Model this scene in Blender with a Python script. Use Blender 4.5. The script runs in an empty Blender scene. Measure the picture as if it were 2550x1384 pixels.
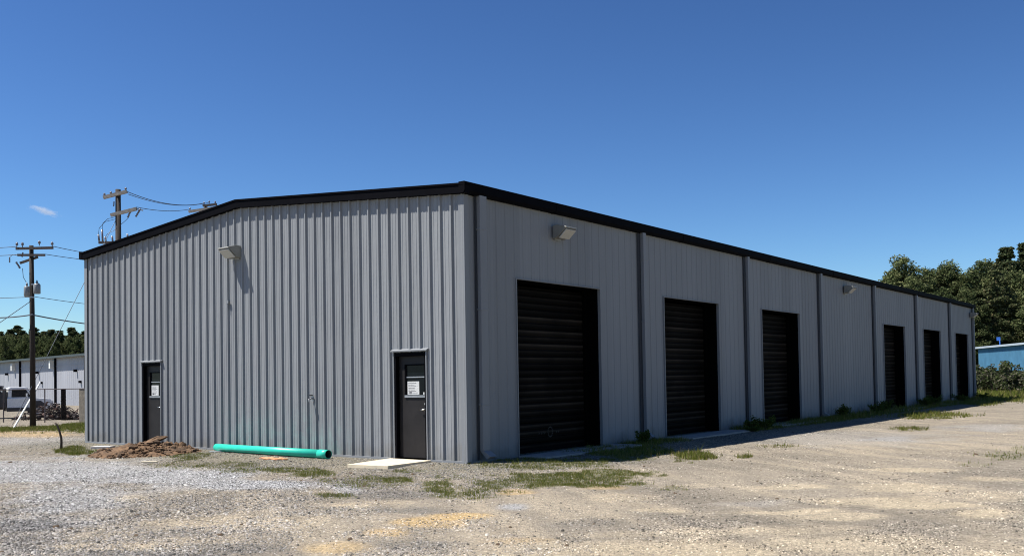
import bpy, math, random
import numpy as np
from mathutils import Vector, Matrix
R_ = math.radians
random.seed(7)
sc = bpy.context.scene

# ------------------------------------------------------------------ camera
F, CY = 2330.81, 879.257                       # focal length and principal row of the 2550 px wide photograph
YAW, PITCH, ROLL = -0.65383, 0.026904, -0.016409
CAM = np.array([11.9165, -14.0518, 1.6259])
fw = np.array([math.sin(YAW)*math.cos(PITCH), math.cos(YAW)*math.cos(PITCH), math.sin(PITCH)])
r0 = np.array([math.cos(YAW), -math.sin(YAW), 0.0]); u0 = np.cross(r0, fw)
rt = r0*math.cos(ROLL) + u0*math.sin(ROLL); up = -r0*math.sin(ROLL) + u0*math.cos(ROLL)
cam = bpy.data.cameras.new('camera'); co = bpy.data.objects.new('camera', cam); sc.collection.objects.link(co)
co.matrix_world = Matrix(((rt[0], up[0], -fw[0], CAM[0]), (rt[1], up[1], -fw[1], CAM[1]), (rt[2], up[2], -fw[2], CAM[2]), (0, 0, 0, 1)))
cam.sensor_width = 36; cam.lens = 36*F/2550; cam.shift_y = (CY-692)/2550; cam.clip_start = .1; cam.clip_end = 6000
sc.camera = co

# ------------------------------------------------------------------ world, sun, exposure
SUN = Vector((-.40, -.38, 1)).normalized()
w = bpy.data.worlds.new('World'); sc.world = w; w.use_nodes = True
sky = w.node_tree.nodes.new('ShaderNodeTexSky'); sky.sky_type = 'NISHITA'; sky.sun_disc = False
sky.sun_elevation = math.asin(SUN.z); sky.sun_rotation = math.atan2(SUN.x, SUN.y) % (2*math.pi)
sky.altitude = 200; sky.air_density = 1.0; sky.dust_density = .12; sky.ozone_density = 5.5
bg = w.node_tree.nodes['Background']; gam = w.node_tree.nodes.new('ShaderNodeGamma'); gam.inputs[1].default_value = 1.5
mul = w.node_tree.nodes.new('ShaderNodeMixRGB'); mul.blend_type = 'MULTIPLY'; mul.inputs[0].default_value = 1; mul.inputs[2].default_value = (.455, .485, .492, 1)
w.node_tree.links.new(sky.outputs[0], gam.inputs[0]); w.node_tree.links.new(gam.outputs[0], mul.inputs[1]); w.node_tree.links.new(mul.outputs[0], bg.inputs[0]); bg.inputs[1].default_value = .060
sl = bpy.data.lights.new('sun', 'SUN'); sl.energy = 5.0; sl.angle = R_(.53); sl.color = (1, .955, .89)
so = bpy.data.objects.new('sun', sl); sc.collection.objects.link(so); so.rotation_euler = SUN.to_track_quat('Z', 'Y').to_euler()
so.location = (-20, -20, 60)
sc.view_settings.view_transform = 'Standard'; sc.view_settings.look = 'None'; sc.view_settings.gamma = 1
sc.view_settings.exposure = .80
sc.cycles.filter_width = 1.05

# ------------------------------------------------------------------ helpers
def ray(x, y): return rt*(x-1275)/F - up*(y-CY)/F + fw
def gnd(x, y, z=0.0):
    d = ray(x, y); return CAM + d*((z-CAM[2])/d[2])
def dep(x, y, D): return CAM + ray(x, y)*D

def hash2(ix, iy, s):
    n = (ix.astype(np.int64)*374761393 + iy.astype(np.int64)*668265263 + s*144665) & 0x7fffffff
    n = ((n ^ (n >> 13))*1274126177) & 0x7fffffff
    n = n ^ (n >> 16)
    return (n & 0xffff)/65535.0
def vnoise(x, y, s=0):
    ix, iy = np.floor(x), np.floor(y); fx, fy = x-ix, y-iy
    fx = fx*fx*(3-2*fx); fy = fy*fy*(3-2*fy)
    a, b = hash2(ix, iy, s), hash2(ix+1, iy, s); c, d = hash2(ix, iy+1, s), hash2(ix+1, iy+1, s)
    return (a*(1-fx)+b*fx)*(1-fy) + (c*(1-fx)+d*fx)*fy
def fbm(x, y, s=0, o=4):
    t = 0; a = .5; n = 0
    for k in range(o):
        t = t + a*vnoise(x*2**k, y*2**k, s+k*17); n += a; a *= .55
    return t/n
def sstep(a, b, x):
    t = np.clip((x-a)/(b-a), 0, 1); return t*t*(3-2*t)

def height(x, y):
    x = np.asarray(x, float); y = np.asarray(y, float)
    dx = np.maximum(np.maximum(x-0, -14.4-x), 0); dy = np.maximum(np.maximum(y-46, 0-y), 0)
    d = np.hypot(dx, dy)
    h = -.025 - .03*sstep(.3, 2.5, d)
    h = h + (fbm(x*.35, y*.35, 3)-.5)*.10*sstep(.6, 5, d) + (fbm(x*1.6, y*1.6, 9)-.5)*.035*sstep(.1, 1.2, d)
    u, v = x*.799-y*.601, x*.601+y*.799
    rw = sstep(1.5, 5, x)*sstep(30, 15, y)
    h = h + rw*(fbm(u*.5, v*3.2, 88, 3)-.5)*.035
    for c0, k in ((3.3, .012), (4.95, .012), (1.2, .010), (2.7, .010), (7.4, .008)):
        cv = v-c0-.35*np.sin(u*.33+c0); h = h - rw*k*(np.exp(-(cv/.16)**2)-.6*np.exp(-((np.abs(cv)-.30)/.10)**2))
    far = sstep(-24, -40, x)*sstep(-30, 0, y+60)
    return h - .30*far
def coarse(x, y):
    n = fbm(x*.5, y*.5, 52); d = np.maximum(np.maximum(x, -14.4-x), 0)
    packed = sstep(.5, 4.5, x+.35*(y+6)+3*(n-.5)); near = sstep(4.5, 1.5, d)*sstep(-3.5, -1, y)
    return np.clip(1-packed*(1-near)*.62, .3, 1)
def hz(x, y): return float(height(np.array([x]), np.array([y]))[0])

def newmat(name):
    m = bpy.data.materials.new(name); m.use_nodes = True; return m, m.node_tree, m.node_tree.nodes['Principled BSDF']
def N(t, kind, **kw):
    n = t.nodes.new(kind)
    for k, v in kw.items():
        if k in n.inputs.keys(): n.inputs[k].default_value = v
        else: setattr(n, k, v)
    return n
def noise_tex(t, scale, detail=3, stretch=(1, 1, 1), rough=.6):
    tc = t.nodes.new('ShaderNodeTexCoord'); mp = t.nodes.new('ShaderNodeMapping'); mp.inputs['Scale'].default_value = stretch
    t.links.new(tc.outputs['Object'], mp.inputs['Vector'])
    n = t.nodes.new('ShaderNodeTexNoise'); n.inputs['Scale'].default_value = scale; n.inputs['Detail'].default_value = detail; n.inputs['Roughness'].default_value = rough
    t.links.new(mp.outputs[0], n.inputs['Vector']); return n
def ramp(t, src, stops):
    r = t.nodes.new('ShaderNodeValToRGB'); e = r.color_ramp.elements
    while len(e) < len(stops): e.new(.5)
    for k, (p, c) in enumerate(stops): e[k].position = p; e[k].color = (*c, 1) if len(c) == 3 else c
    t.links.new(src, r.inputs[0]); return r
def mat(name, col, rough=.5, metal=0, var=.12, scale=6, stretch=(1, 1, 1), bump=0, bscale=None, spec=.5):
    m, t, b = newmat(name)
    n = noise_tex(t, scale, 4, stretch)
    lo = tuple(c*(1-var) for c in col); hi = tuple(min(1, c*(1+var)) for c in col)
    r = ramp(t, n.outputs[0], [(.3, lo), (.7, hi)])
    t.links.new(r.outputs[0], b.inputs['Base Color'])
    b.inputs['Roughness'].default_value = rough; b.inputs['Metallic'].default_value = metal
    b.inputs['Specular IOR Level'].default_value = spec
    if bump:
        n2 = noise_tex(t, bscale or scale*4, 5, stretch); bp = N(t, 'ShaderNodeBump', Strength=bump, Distance=.02)
        t.links.new(n2.outputs[0], bp.inputs['Height']); t.links.new(bp.outputs[0], b.inputs['Normal'])
    return m

M = {}
def painted_panel(name, base, dirt, teal=False):
    m, t, b = newmat(name)
    n1 = noise_tex(t, 1.1, 4, (1, 1, .25)); n2 = noise_tex(t, 9, 4, (1, 1, .06))
    mixn = N(t, 'ShaderNodeMath', operation='ADD'); t.links.new(n1.outputs[0], mixn.inputs[0]); t.links.new(n2.outputs[0], mixn.inputs[1])
    r = ramp(t, mixn.outputs[0], [(.70, tuple(c*(.94 if teal else .975) for c in base)), (1.0, tuple(c*(1.05 if teal else 1.02) for c in base))])
    # each sheet 0.88 m wide has weathered a little differently
    tc0 = t.nodes.new('ShaderNodeTexCoord'); s0_ = t.nodes.new('ShaderNodeSeparateXYZ'); t.links.new(tc0.outputs['Object'], s0_.inputs[0])
    axo = s0_.outputs[0] if teal else s0_.outputs[1]
    fl = N(t, 'ShaderNodeMath', operation='DIVIDE'); t.links.new(axo, fl.inputs[0]); fl.inputs[1].default_value = .879 if teal else .9144
    fo = N(t, 'ShaderNodeMath', operation='FLOOR'); t.links.new(fl.outputs[0], fo.inputs[0]); wn = N(t, 'ShaderNodeTexWhiteNoise', noise_dimensions='1D'); t.links.new(fo.outputs[0], wn.inputs['W'])
    pr_ = ramp(t, wn.outputs['Value'], [(0, (.93,)*3), (1, (1.06,)*3)]); pm = N(t, 'ShaderNodeMixRGB', blend_type='MULTIPLY'); pm.inputs[0].default_value = 1; t.links.new(r.outputs[0], pm.inputs[1]); t.links.new(pr_.outputs[0], pm.inputs[2]); r = pm
    # splash dirt at the foot of the sheets
    tc = t.nodes.new('ShaderNodeTexCoord'); sp = t.nodes.new('ShaderNodeSeparateXYZ'); t.links.new(tc.outputs['Object'], sp.inputs[0])
    nd = noise_tex(t, 3.2, 5, (1, 1, .8)); mul = N(t, 'ShaderNodeMath', operation='MULTIPLY_ADD'); mul.inputs[1].default_value = .9; mul.inputs[2].default_value = -.28
    t.links.new(nd.outputs[0], mul.inputs[0])
    sub = N(t, 'ShaderNodeMath', operation='SUBTRACT'); t.links.new(mul.outputs[0], sub.inputs[0]); t.links.new(sp.outputs[2], sub.inputs[1])
    f = N(t, 'ShaderNodeMapRange'); t.links.new(sub.outputs[0], f.inputs[0]); f.inputs[1].default_value = -.15; f.inputs[2].default_value = .22
    f.inputs[3].default_value = 0; f.inputs[4].default_value = .55
    mx = N(t, 'ShaderNodeMixRGB'); t.links.new(f.outputs[0], mx.inputs[0]); t.links.new(r.outputs[0], mx.inputs[1]); mx.inputs[2].default_value = (*dirt, 1)
    out = mx
    if teal:   # teal light bounced off the sewer pipe, painted into the sheet colour
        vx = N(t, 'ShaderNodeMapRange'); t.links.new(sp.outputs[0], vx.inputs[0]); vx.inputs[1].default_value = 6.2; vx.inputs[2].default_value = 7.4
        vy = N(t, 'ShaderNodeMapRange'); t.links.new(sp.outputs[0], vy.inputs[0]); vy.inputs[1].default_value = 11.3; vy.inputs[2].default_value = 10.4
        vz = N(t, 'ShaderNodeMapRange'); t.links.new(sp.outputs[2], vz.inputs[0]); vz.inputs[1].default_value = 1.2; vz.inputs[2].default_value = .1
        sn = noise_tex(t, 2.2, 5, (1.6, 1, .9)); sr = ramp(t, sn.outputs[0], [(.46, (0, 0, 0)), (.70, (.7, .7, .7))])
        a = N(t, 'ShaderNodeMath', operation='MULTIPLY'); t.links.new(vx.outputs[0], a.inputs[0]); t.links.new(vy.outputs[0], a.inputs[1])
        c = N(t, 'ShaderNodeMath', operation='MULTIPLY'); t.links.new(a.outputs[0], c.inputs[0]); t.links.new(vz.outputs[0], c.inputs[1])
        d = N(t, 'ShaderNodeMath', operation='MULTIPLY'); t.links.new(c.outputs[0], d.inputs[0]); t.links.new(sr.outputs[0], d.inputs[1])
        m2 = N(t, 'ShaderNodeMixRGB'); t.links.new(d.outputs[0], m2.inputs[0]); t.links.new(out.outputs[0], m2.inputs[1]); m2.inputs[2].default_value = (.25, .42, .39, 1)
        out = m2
    t.links.new(out.outputs[0], b.inputs['Base Color'])
    b.inputs['Roughness'].default_value = .6; b.inputs['Specular IOR Level'].default_value = .12
    nb = noise_tex(t, 1.7, 3, (1, 1, .6)); bp = N(t, 'ShaderNodeBump', Strength=.5 if teal else .2, Distance=.03); t.links.new(nb.outputs[0], bp.inputs['Height']); t.links.new(bp.outputs[0], b.inputs['Normal'])
    return m
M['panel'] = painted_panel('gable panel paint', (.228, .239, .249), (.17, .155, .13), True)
M['side'] = painted_panel('side panel paint', (.220, .231, .241), (.13, .12, .11))
M['trim'] = mat('grey trim paint', (.215, .226, .238), .55, spec=.15, var=.06, scale=2, stretch=(1, 1, .2))
M['black'] = mat('black trim paint', (.0035, .0035, .005), .7, var=.2, scale=3, spec=.03)
M['darkstrip'] = mat('dark strip', (.045, .050, .058), .8, spec=.1)
M['roof'] = mat('dark roof sheet', (.012, .012, .015), .6, var=.1, spec=.1)
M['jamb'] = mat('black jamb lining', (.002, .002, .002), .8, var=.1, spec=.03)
M['pdoor'] = mat('dark bronze door paint', (.020, .018, .018), .5, var=.22, scale=2.5, bump=.05, spec=.2)
M['glass'] = mat('dark door glass', (.004, .006, .008), .2, var=.2, spec=.15)
M['chrome'] = mat('brushed steel', (.65, .65, .63), .25, 1, var=.1)
M['paper'] = mat('printed paper', (.55, .56, .55), .8, var=.25, scale=45)
M['ink'] = mat('grey ink', (.12, .12, .13), .8)
M['concrete'] = mat('concrete', (.30, .28, .25), .9, var=.2, scale=5, bump=.4)
M['plywood'] = mat('pale board', (.60, .52, .38), .85, var=.14, scale=7, stretch=(1, 3, 1), bump=.2)
M['teal'] = mat('teal sewer pipe plastic', (.022, .50, .36), .38, var=.10, scale=3)
M['tealin'] = mat('pipe inside', (.006, .03, .025), .7)
M['lens'] = mat('prismatic lamp lens', (.48, .47, .43), .35, var=.15, scale=30, stretch=(1, 1, 6))
M['lampbody'] = mat('weathered lamp housing', (.20, .20, .18), .5, var=.15)
M['clay'] = mat('red brown clay', (.120, .070, .036), .95, var=.75, scale=5, bump=1, bscale=26)
M['orange'] = mat('orange clay slab', (.52, .25, .13), .9, var=.3, scale=9)
M['wood'] = mat('creosoted pole wood', (.030, .022, .017), .9, var=.35, scale=14, stretch=(1, 1, .08), bump=.5)
M['arm'] = mat('weathered crossarm wood', (.36, .32, .27), .85, var=.25, scale=9, stretch=(.3, 1, 1))
M['darkarm'] = mat('dark crossarm wood', (.10, .08, .07), .85, var=.25, scale=9)
M['porcelain'] = mat('glazed insulator', (.16, .15, .17), .25, var=.2)
M['galv'] = mat('galvanised steel', (.34, .35, .36), .45, .6, var=.15)
M['tank'] = mat('grey transformer paint', (.20, .21, .215), .45, var=.12)
M['wire'] = mat('weathered wire', (.07, .08, .10), .5, .3)
M['guard'] = mat('pale guy guard plastic', (.75, .75, .70), .5)
M['bronze'] = mat('brown fence metal', (.06, .045, .045), .5)
M['stick'] = mat('dry stem bark', (.06, .045, .035), .9)

def tag(o, label=None, cat=None, group=None, kind=None):
    if label: o['label'] = label
    if cat: o['category'] = cat
    if group: o['group'] = group
    if kind: o['kind'] = kind
    return o
ORG = {}
def empty(name, loc, label=None, cat=None, group=None, kind=None):
    o = bpy.data.objects.new(name, None); sc.collection.objects.link(o); o.location = loc; o.empty_display_size = .2
    ORG[o.name] = Vector(loc); return tag(o, label, cat, group, kind)
class MB:
    def __init__(s): s.v = []; s.f = []; s.mi = []; s.cur = 0
    def add(s, vs, fs):
        b = len(s.v); s.v += [tuple(map(float, p)) for p in vs]
        for f in fs: s.f.append(tuple(i+b for i in f)); s.mi.append(s.cur)
        return s
    def box(s, x0, x1, y0, y1, z0, z1):
        return s.add([(x0, y0, z0), (x1, y0, z0), (x1, y1, z0), (x0, y1, z0), (x0, y0, z1), (x1, y0, z1), (x1, y1, z1), (x0, y1, z1)],
                     [(0, 3, 2, 1), (4, 5, 6, 7), (0, 1, 5, 4), (1, 2, 6, 5), (2, 3, 7, 6), (3, 0, 4, 7)])
    def obox(s, c, ax, ay, az):
        c, ax, ay, az = map(Vector, (c, ax, ay, az)); P = []
        for sz in (-1, 1):
            for sx, sy in ((-1, -1), (1, -1), (1, 1), (-1, 1)): P.append(c+ax*sx+ay*sy+az*sz)
        return s.add(P, [(0, 3, 2, 1), (4, 5, 6, 7), (0, 1, 5, 4), (1, 2, 6, 5), (2, 3, 7, 6), (3, 0, 4, 7)])
    def bar(s, p, q, a, b, upv=(0, 0, 1)):
        p, q = Vector(p), Vector(q); d = (q-p); l = d.length; d.normalize(); u = Vector(upv)
        if abs(d.dot(u)) > .95: u = Vector((1, 0, 0))
        x = d.cross(u).normalized(); z = x.cross(d); return s.obox((p+q)/2, x*a/2, d*l/2, z*b/2)
    def path(s, pts, r, n=8, cap=True):
        pts = [Vector(p) for p in pts]; rs = r if isinstance(r, (list, tuple)) else [r]*len(pts); V = []; Fc = []
        for k, p in enumerate(pts):
            d = (pts[min(k+1, len(pts)-1)]-pts[max(k-1, 0)]).normalized(); u = Vector((0, 0, 1))
            if abs(d.dot(u)) > .95: u = Vector((1, 0, 0))
            x = d.cross(u).normalized(); y = x.cross(d)
            for j in range(n): a = 2*math.pi*j/n; V.append(p+x*math.cos(a)*rs[k]+y*math.sin(a)*rs[k])
        for k in range(len(pts)-1):
            for j in range(n): Fc.append((k*n+j, k*n+(j+1) % n, (k+1)*n+(j+1) % n, (k+1)*n+j))
        if cap: Fc.append(tuple(range(n))[::-1]); Fc.append(tuple((len(pts)-1)*n+j for j in range(n)))
        return s.add(V, Fc)
    def tube(s, p, q, r, n=10, r2=None): return s.path([p, q], [r, r if r2 is None else r2], n)
    def prism(s, poly, a, b, axis='x'):
        n = len(poly); V = []
        for t in (a, b):
            for (u, v) in poly: V.append({'x': (t, u, v), 'y': (u, t, v), 'z': (u, v, t)}[axis])
        return s.add(V, [tuple(range(n))[::-1], tuple(range(n, 2*n))]+[(k, (k+1) % n, n+(k+1) % n, n+k) for k in range(n)])
    def build(s, name, m, parent=None, smooth=False, org=None, bevel=0):
        o0 = ORG[parent.name] if parent else Vector(org or (0, 0, 0))
        me = bpy.data.meshes.new(name); me.from_pydata([(x-o0.x, y-o0.y, z-o0.z) for x, y, z in s.v], [], s.f)
        ms = m if isinstance(m, (list, tuple)) else [m]
        for q in ms: me.materials.append(q)
        if len(ms) > 1: me.polygons.foreach_set('material_index', s.mi)
        if smooth: me.polygons.foreach_set('use_smooth', [True]*len(me.polygons))
        me.validate(); me.update()
        o = bpy.data.objects.new(name, me); sc.collection.objects.link(o)
        if parent: o.parent = parent
        else: o.location = o0
        ORG[o.name] = Vector(o0)
        if bevel:
            bm = o.modifiers.new('bevel', 'BEVEL'); bm.width = bevel; bm.segments = 2; bm.limit_method = 'ANGLE'
        return o
def npmesh(name, V, Fq, m, k=4, colors=None, cname='col', org=(0, 0, 0), link=True):
    me = bpy.data.meshes.new(name); V = np.asarray(V, np.float32) - np.array(org, np.float32); Fq = np.asarray(Fq, np.int32)
    me.vertices.add(len(V)); me.vertices.foreach_set('co', V.ravel())
    me.loops.add(Fq.size); me.loops.foreach_set('vertex_index', Fq.ravel())
    me.polygons.add(len(Fq)); me.polygons.foreach_set('loop_start', np.arange(0, Fq.size, k, dtype=np.int32))
    me.polygons.foreach_set('loop_total', np.full(len(Fq), k, np.int32))
    for q in (m if isinstance(m, (list, tuple)) else [m]): me.materials.append(q)
    if colors is not None:
        a = me.color_attributes.new(cname, 'FLOAT_COLOR', 'POINT'); c = np.ones((len(V), 4), np.float32); c[:, :3] = colors; a.data.foreach_set('color', c.ravel())
    me.update(calc_edges=True); me.validate()
    if not link: return me
    o = bpy.data.objects.new(name, me); sc.collection.objects.link(o); o.location = org; ORG[o.name] = Vector(org); return o

# ------------------------------------------------------------------ ground
C_MID, C_WHITE, C_SAND = (.224, .195, .153), (.285, .282, .275), (.40, .335, .235)
C_YEL, C_DARK, C_SOIL, C_WEED_SHADE = (.44, .31, .145), (.115, .11, .105), (.105, .11, .045), (.150, .138, .10)
def blob(px, py, rx, ry):
    a, b = gnd(px, py-ry), gnd(px, py+ry); c = (a+b)/2; vx = gnd(px+rx, py)-gnd(px, py); vy = (a-b)/2
    return (c[0], c[1], np.linalg.inv(np.array([[vx[0], vy[0]], [vx[1], vy[1]]])))
def bmask(bl, x, y, warp):
    dx, dy = x-bl[0], y-bl[1]; u = bl[2][0, 0]*dx+bl[2][0, 1]*dy; v = bl[2][1, 0]*dx+bl[2][1, 1]*dy
    return sstep(1.25, .55, np.sqrt(u*u+v*v)+warp)
GRASS = [(1400, 1188, 210, 17, 1), (1240, 1194, 70, 12, .8), (1520, 1172, 90, 12, .8), (1093, 1205, 36, 22, .95), (990, 1188, 34, 7, .9), (780, 1170, 50, 10, .95),
         (690, 1162, 60, 6, .5), (600, 1163, 60, 6, .4), (185, 1118, 42, 9, .9), (470, 1132, 50, 8, .45), (1725, 1131, 65, 9, .9), (1850, 1131, 22, 4, .5), (850, 1224, 50, 7, .5),
         (2320, 1031, 95, 7, .75), (2500, 1127, 60, 14, .55), (2440, 1150, 60, 5, .35), (2535, 1112, 30, 8, .5), (95, 1062, 220, 7, .7), (200, 1058, 60, 12, .9), (1020, 1166, 40, 5, .5),
         (2520, 988, 130, 9, .95), (2550, 960, 200, 14, 1), (1560, 1137, 70, 7, .6), (1950, 1105, 60, 3, .25), (10, 1063, 60, 9, .3), (1680, 1206, 30, 5, .35), (2270, 1062, 50, 4, .3),
         (1330, 1155, 180, 8, .5), (1540, 1122, 120, 12, .9), (1400, 1143, 150, 6, .6), (1180, 1215, 120, 16, .4), (900, 1190, 120, 12, .35), (520, 1150, 120, 8, .35), (2430, 1003, 60, 4, .6)]
GB = [(blob(a, b, c, d), s) for a, b, c, d, s in GRASS]
def wall_growth(x, y):     # rank weeds along the foot of the long wall
    return sstep(0, .1, x)*sstep(1.5, .5, x)*sstep(13.5, 18, y)*sstep(50, 46, y) + .7*sstep(0, .1, x)*sstep(1.3, .4, x)*(sstep(5.2, 5.8, y)*sstep(8.2, 7.4, y)+sstep(11.6, 12.2, y)*sstep(14.8, 14, y))
def grassmask(x, y):
    wp = (fbm(x*2.1, y*2.1, 41)-.5)*1.5+(fbm(x*8, y*8, 43)-.5)*.9; g = np.zeros_like(x)
    for bl, s in GB: g = np.maximum(g, bmask(bl, x, y, wp)*s)
    g = np.maximum(g, np.clip(wall_growth(x, y), 0, 1)*.9)
    far = np.maximum(sstep(50, 54, y)*sstep(-30, -10, x), sstep(-60, -72, x)*.0)
    return np.clip(np.maximum(g, far), 0, 1)
TONES = [(C_WHITE, [(120, 1170, 330, 38, 1), (420, 1178, 240, 30, 1), (650, 1198, 240, 16, 1), (180, 1235, 200, 45, .8), (850, 1205, 60, 14, .7), (1280, 1249, 46, 9, 1), (2200, 1087, 90, 7, .7), (2100, 1085, 300, 20, .35),
                   (80, 1095, 160, 14, .5), (2450, 1060, 120, 8, .5), (1850, 1240, 120, 8, .3), (90, 1290, 160, 20, .5)]),
         (C_DARK, [(60, 1300, 110, 16, .75), (150, 1345, 210, 20, .45), (430, 1320, 110, 12, .4), (600, 1350, 150, 10, .45), (1020, 1258, 120, 10, .6), (1050, 1337, 140, 12, .35), (330, 1365, 180, 12, .45),
                   (1500, 1140, 160, 8, .4), (620, 1150, 160, 12, .45), (1000, 1222, 140, 14, .4), (1450, 1290, 160, 14, .2)]),
         (C_YEL, [(1060, 1287, 90, 13, .8), (970, 1310, 70, 10, .7), (1150, 1270, 80, 7, .8), (830, 1348, 90, 14, .55), (1280, 1214, 50, 8, .6), (60, 1075, 160, 8, .6), (1500, 1205, 60, 5, .5), (1300, 1330, 120, 12, .35), (760, 1380, 120, 14, .4)]),
         (C_SAND, [(1650, 1253, 60, 7, .7), (1960, 1203, 120, 6, .7), (2010, 1202, 60, 4, .8), (2270, 1162, 120, 5, .8), (2250, 1205, 160, 10, .6), (2180, 1238, 150, 10, .9), (2300, 1250, 130, 10, .9), (2440, 1270, 80, 10, .9),
                   (1960, 1262, 170, 8, .8), (2080, 1275, 120, 9, .7), (1650, 1360, 420, 34, .8), (2100, 1345, 320, 30, .6), (1250, 1375, 300, 18, .6), (2500, 1185, 120, 6, .6), (1900, 1310, 260, 14, .6), (870, 1245, 80, 9, .7),
                   (960, 1238, 100, 6, .5), (640, 1285, 180, 18, .5), (330, 1235, 60, 12, .5), (280, 1350, 160, 12, .5), (2350, 1375, 260, 16, .5), (1400, 1345, 160, 14, .5), (2480, 1225, 120, 10, .4), (450, 1290, 130, 10, .45),
                   (1560, 1225, 90, 8, .5), (1750, 1200, 100, 6, .35), (1550, 1320, 200, 12, .4)])]
TB = [(np.array(c), [(blob(a, b, d, e), s) for a, b, d, e, s in L]) for c, L in TONES]
UT, VT = np.array([.799, -.601]), np.array([.601, .799])       # along and across the wheel tracks
def tone(x, y):
    n1 = fbm(x*.45, y*.45, 77); n2 = fbm(x*1.9, y*1.9, 5); wp = (fbm(x*1.4, y*1.4, 23)-.5)*1.2
    u, v = x*UT[0]+y*UT[1], x*VT[0]+y*VT[1]; st = fbm(u*.35, v*2.6, 61, 5)
    c = np.array(C_MID)[None, :]*(.78+.44*n1+.25*(n2-.5))[:, None]
    pk = (1-coarse(x, y)); hot = np.clip(sstep(.47, .72, st)*.40+pk*.6*sstep(.42, .60, n1*.6+st*.4), 0, .8)*sstep(-8, 1, x+y*.15)*sstep(40, 14, y)
    c = c*(1-hot[:, None]) + np.array((.34, .288, .212))*hot[:, None]
    for col, L in TB:
        m = np.zeros_like(x)
        for bl, s in L: m = np.maximum(m, bmask(bl, x, y, wp)*s)
        m = m*(.70+.5*n2); m = np.clip(m, 0, 1)[:, None]; c = c*(1-m)+col*m
    d = np.maximum(np.maximum(x, -14.4-x), 0); e = np.maximum(-y, 0); near = sstep(3.2, .8, np.hypot(d, e))*sstep(50, 46, y)
    m = (near*.65*(.5+n2))[:, None]; m = np.clip(m, 0, .85); c = c*(1-m)+np.array(C_WEED_SHADE)*m  # weedy ground by the walls, darkened to deepen the building's shadow
    g = grassmask(x, y); g2 = np.clip(g*.62*(.5+n2), 0, .8)[:, None]; c = c*(1-g2)+np.array(C_SOIL)*g2
    far = (np.clip(sstep(52, 60, y)+sstep(-95, -120, x), 0, 1)*.7)[:, None]; c = c*(1-far)+np.array((.075, .085, .035))*far
    return c*np.clip(.86+.28*fbm(u*.8, v*5, 33, 3), .8, 1.2)[:, None]

def spread(lo, a, b, hi, st):
    out = list(np.arange(a, b+.001, st)); s = st; p = b
    while p < hi: s *= 1.12; p += s; out.append(min(p, hi))
    s = st; p = a; L = []
    while p > lo: s *= 1.12; p -= s; L.append(max(p, lo))
    return np.array(L[::-1]+out)
gx = spread(-2600, -24, 20, 2600, .085); gy = spread(-300, -13, 22, 4200, .085)
X, Y = np.meshgrid(gx, gy); xf, yf = X.ravel(), Y.ravel()
Z = height(xf, yf)
nx, ny = len(gx), len(gy)
idx = np.arange(nx*ny).reshape(ny, nx)
Fq = np.stack([idx[:-1, :-1], idx[:-1, 1:], idx[1:, 1:], idx[1:, :-1]], -1).reshape(-1, 4)
def ground_mat():
    m, t, b = newmat('gravel yard')
    at = N(t, 'ShaderNodeAttribute', attribute_name='col'); tc = t.nodes.new('ShaderNodeTexCoord')
    def vor(scale):
        v = N(t, 'ShaderNodeTexVoronoi', Scale=scale, Randomness=1.0); t.links.new(tc.outputs['Object'], v.inputs['Vector']); return v
    ca = N(t, 'ShaderNodeAttribute', attribute_name='coarse')
    v1, v2 = vor(44), vor(110); n = noise_tex(t, 14, 5)
    sp = N(t, 'ShaderNodeSeparateColor'); t.links.new(v1.outputs['Color'], sp.inputs[0]); sp2 = N(t, 'ShaderNodeSeparateColor'); t.links.new(v2.outputs['Color'], sp2.inputs[0])
    f1 = ramp(t, sp.outputs[0], [(0, (.30,)*3), (.25, (.70,)*3), (.6, (1.0,)*3), (.88, (1.30,)*3), (1, (2.1,)*3)])
    f2 = ramp(t, sp2.outputs[0], [(0, (.50,)*3), (.5, (1.0,)*3), (1, (1.6,)*3)])
    f3 = ramp(t, n.outputs[0], [(.25, (.72,)*3), (.75, (1.25,)*3)])
    prev = at.outputs['Color']
    for f in (f1, f2, f3):
        q = N(t, 'ShaderNodeMixRGB', blend_type='MULTIPLY'); q.inputs[0].default_value = 1
        if f is f1 or f is f2: t.links.new(ca.outputs['Fac'], q.inputs[0])
        t.links.new(prev, q.inputs[1]); t.links.new(f.outputs[0], q.inputs[2]); prev = q.outputs[0]
    t.links.new(prev, b.inputs['Base Color']); b.inputs['Roughness'].default_value = .95; b.inputs['Specular IOR Level'].default_value = .2
    ad = N(t, 'ShaderNodeMath', operation='MULTIPLY_ADD'); t.links.new(v1.outputs['Distance'], ad.inputs[0]); ad.inputs[1].default_value = -1.1; t.links.new(n.outputs[0], ad.inputs[2])
    bp = N(t, 'ShaderNodeBump', Strength=.9, Distance=.02); t.links.new(ad.outputs[0], bp.inputs['Height']); t.links.new(bp.outputs[0], b.inputs['Normal'])
    return m
g = npmesh('ground', np.stack([xf, yf, Z], 1), Fq, ground_mat(), 4, tone(xf, yf)); tag(g, kind='structure')
at_ = g.data.attributes.new('coarse', 'FLOAT', 'POINT'); at_.data.foreach_set('value', coarse(xf, yf).astype(np.float32))
g['label'] = 'gravel and sand yard with weedy patches around the metal building'

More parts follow.
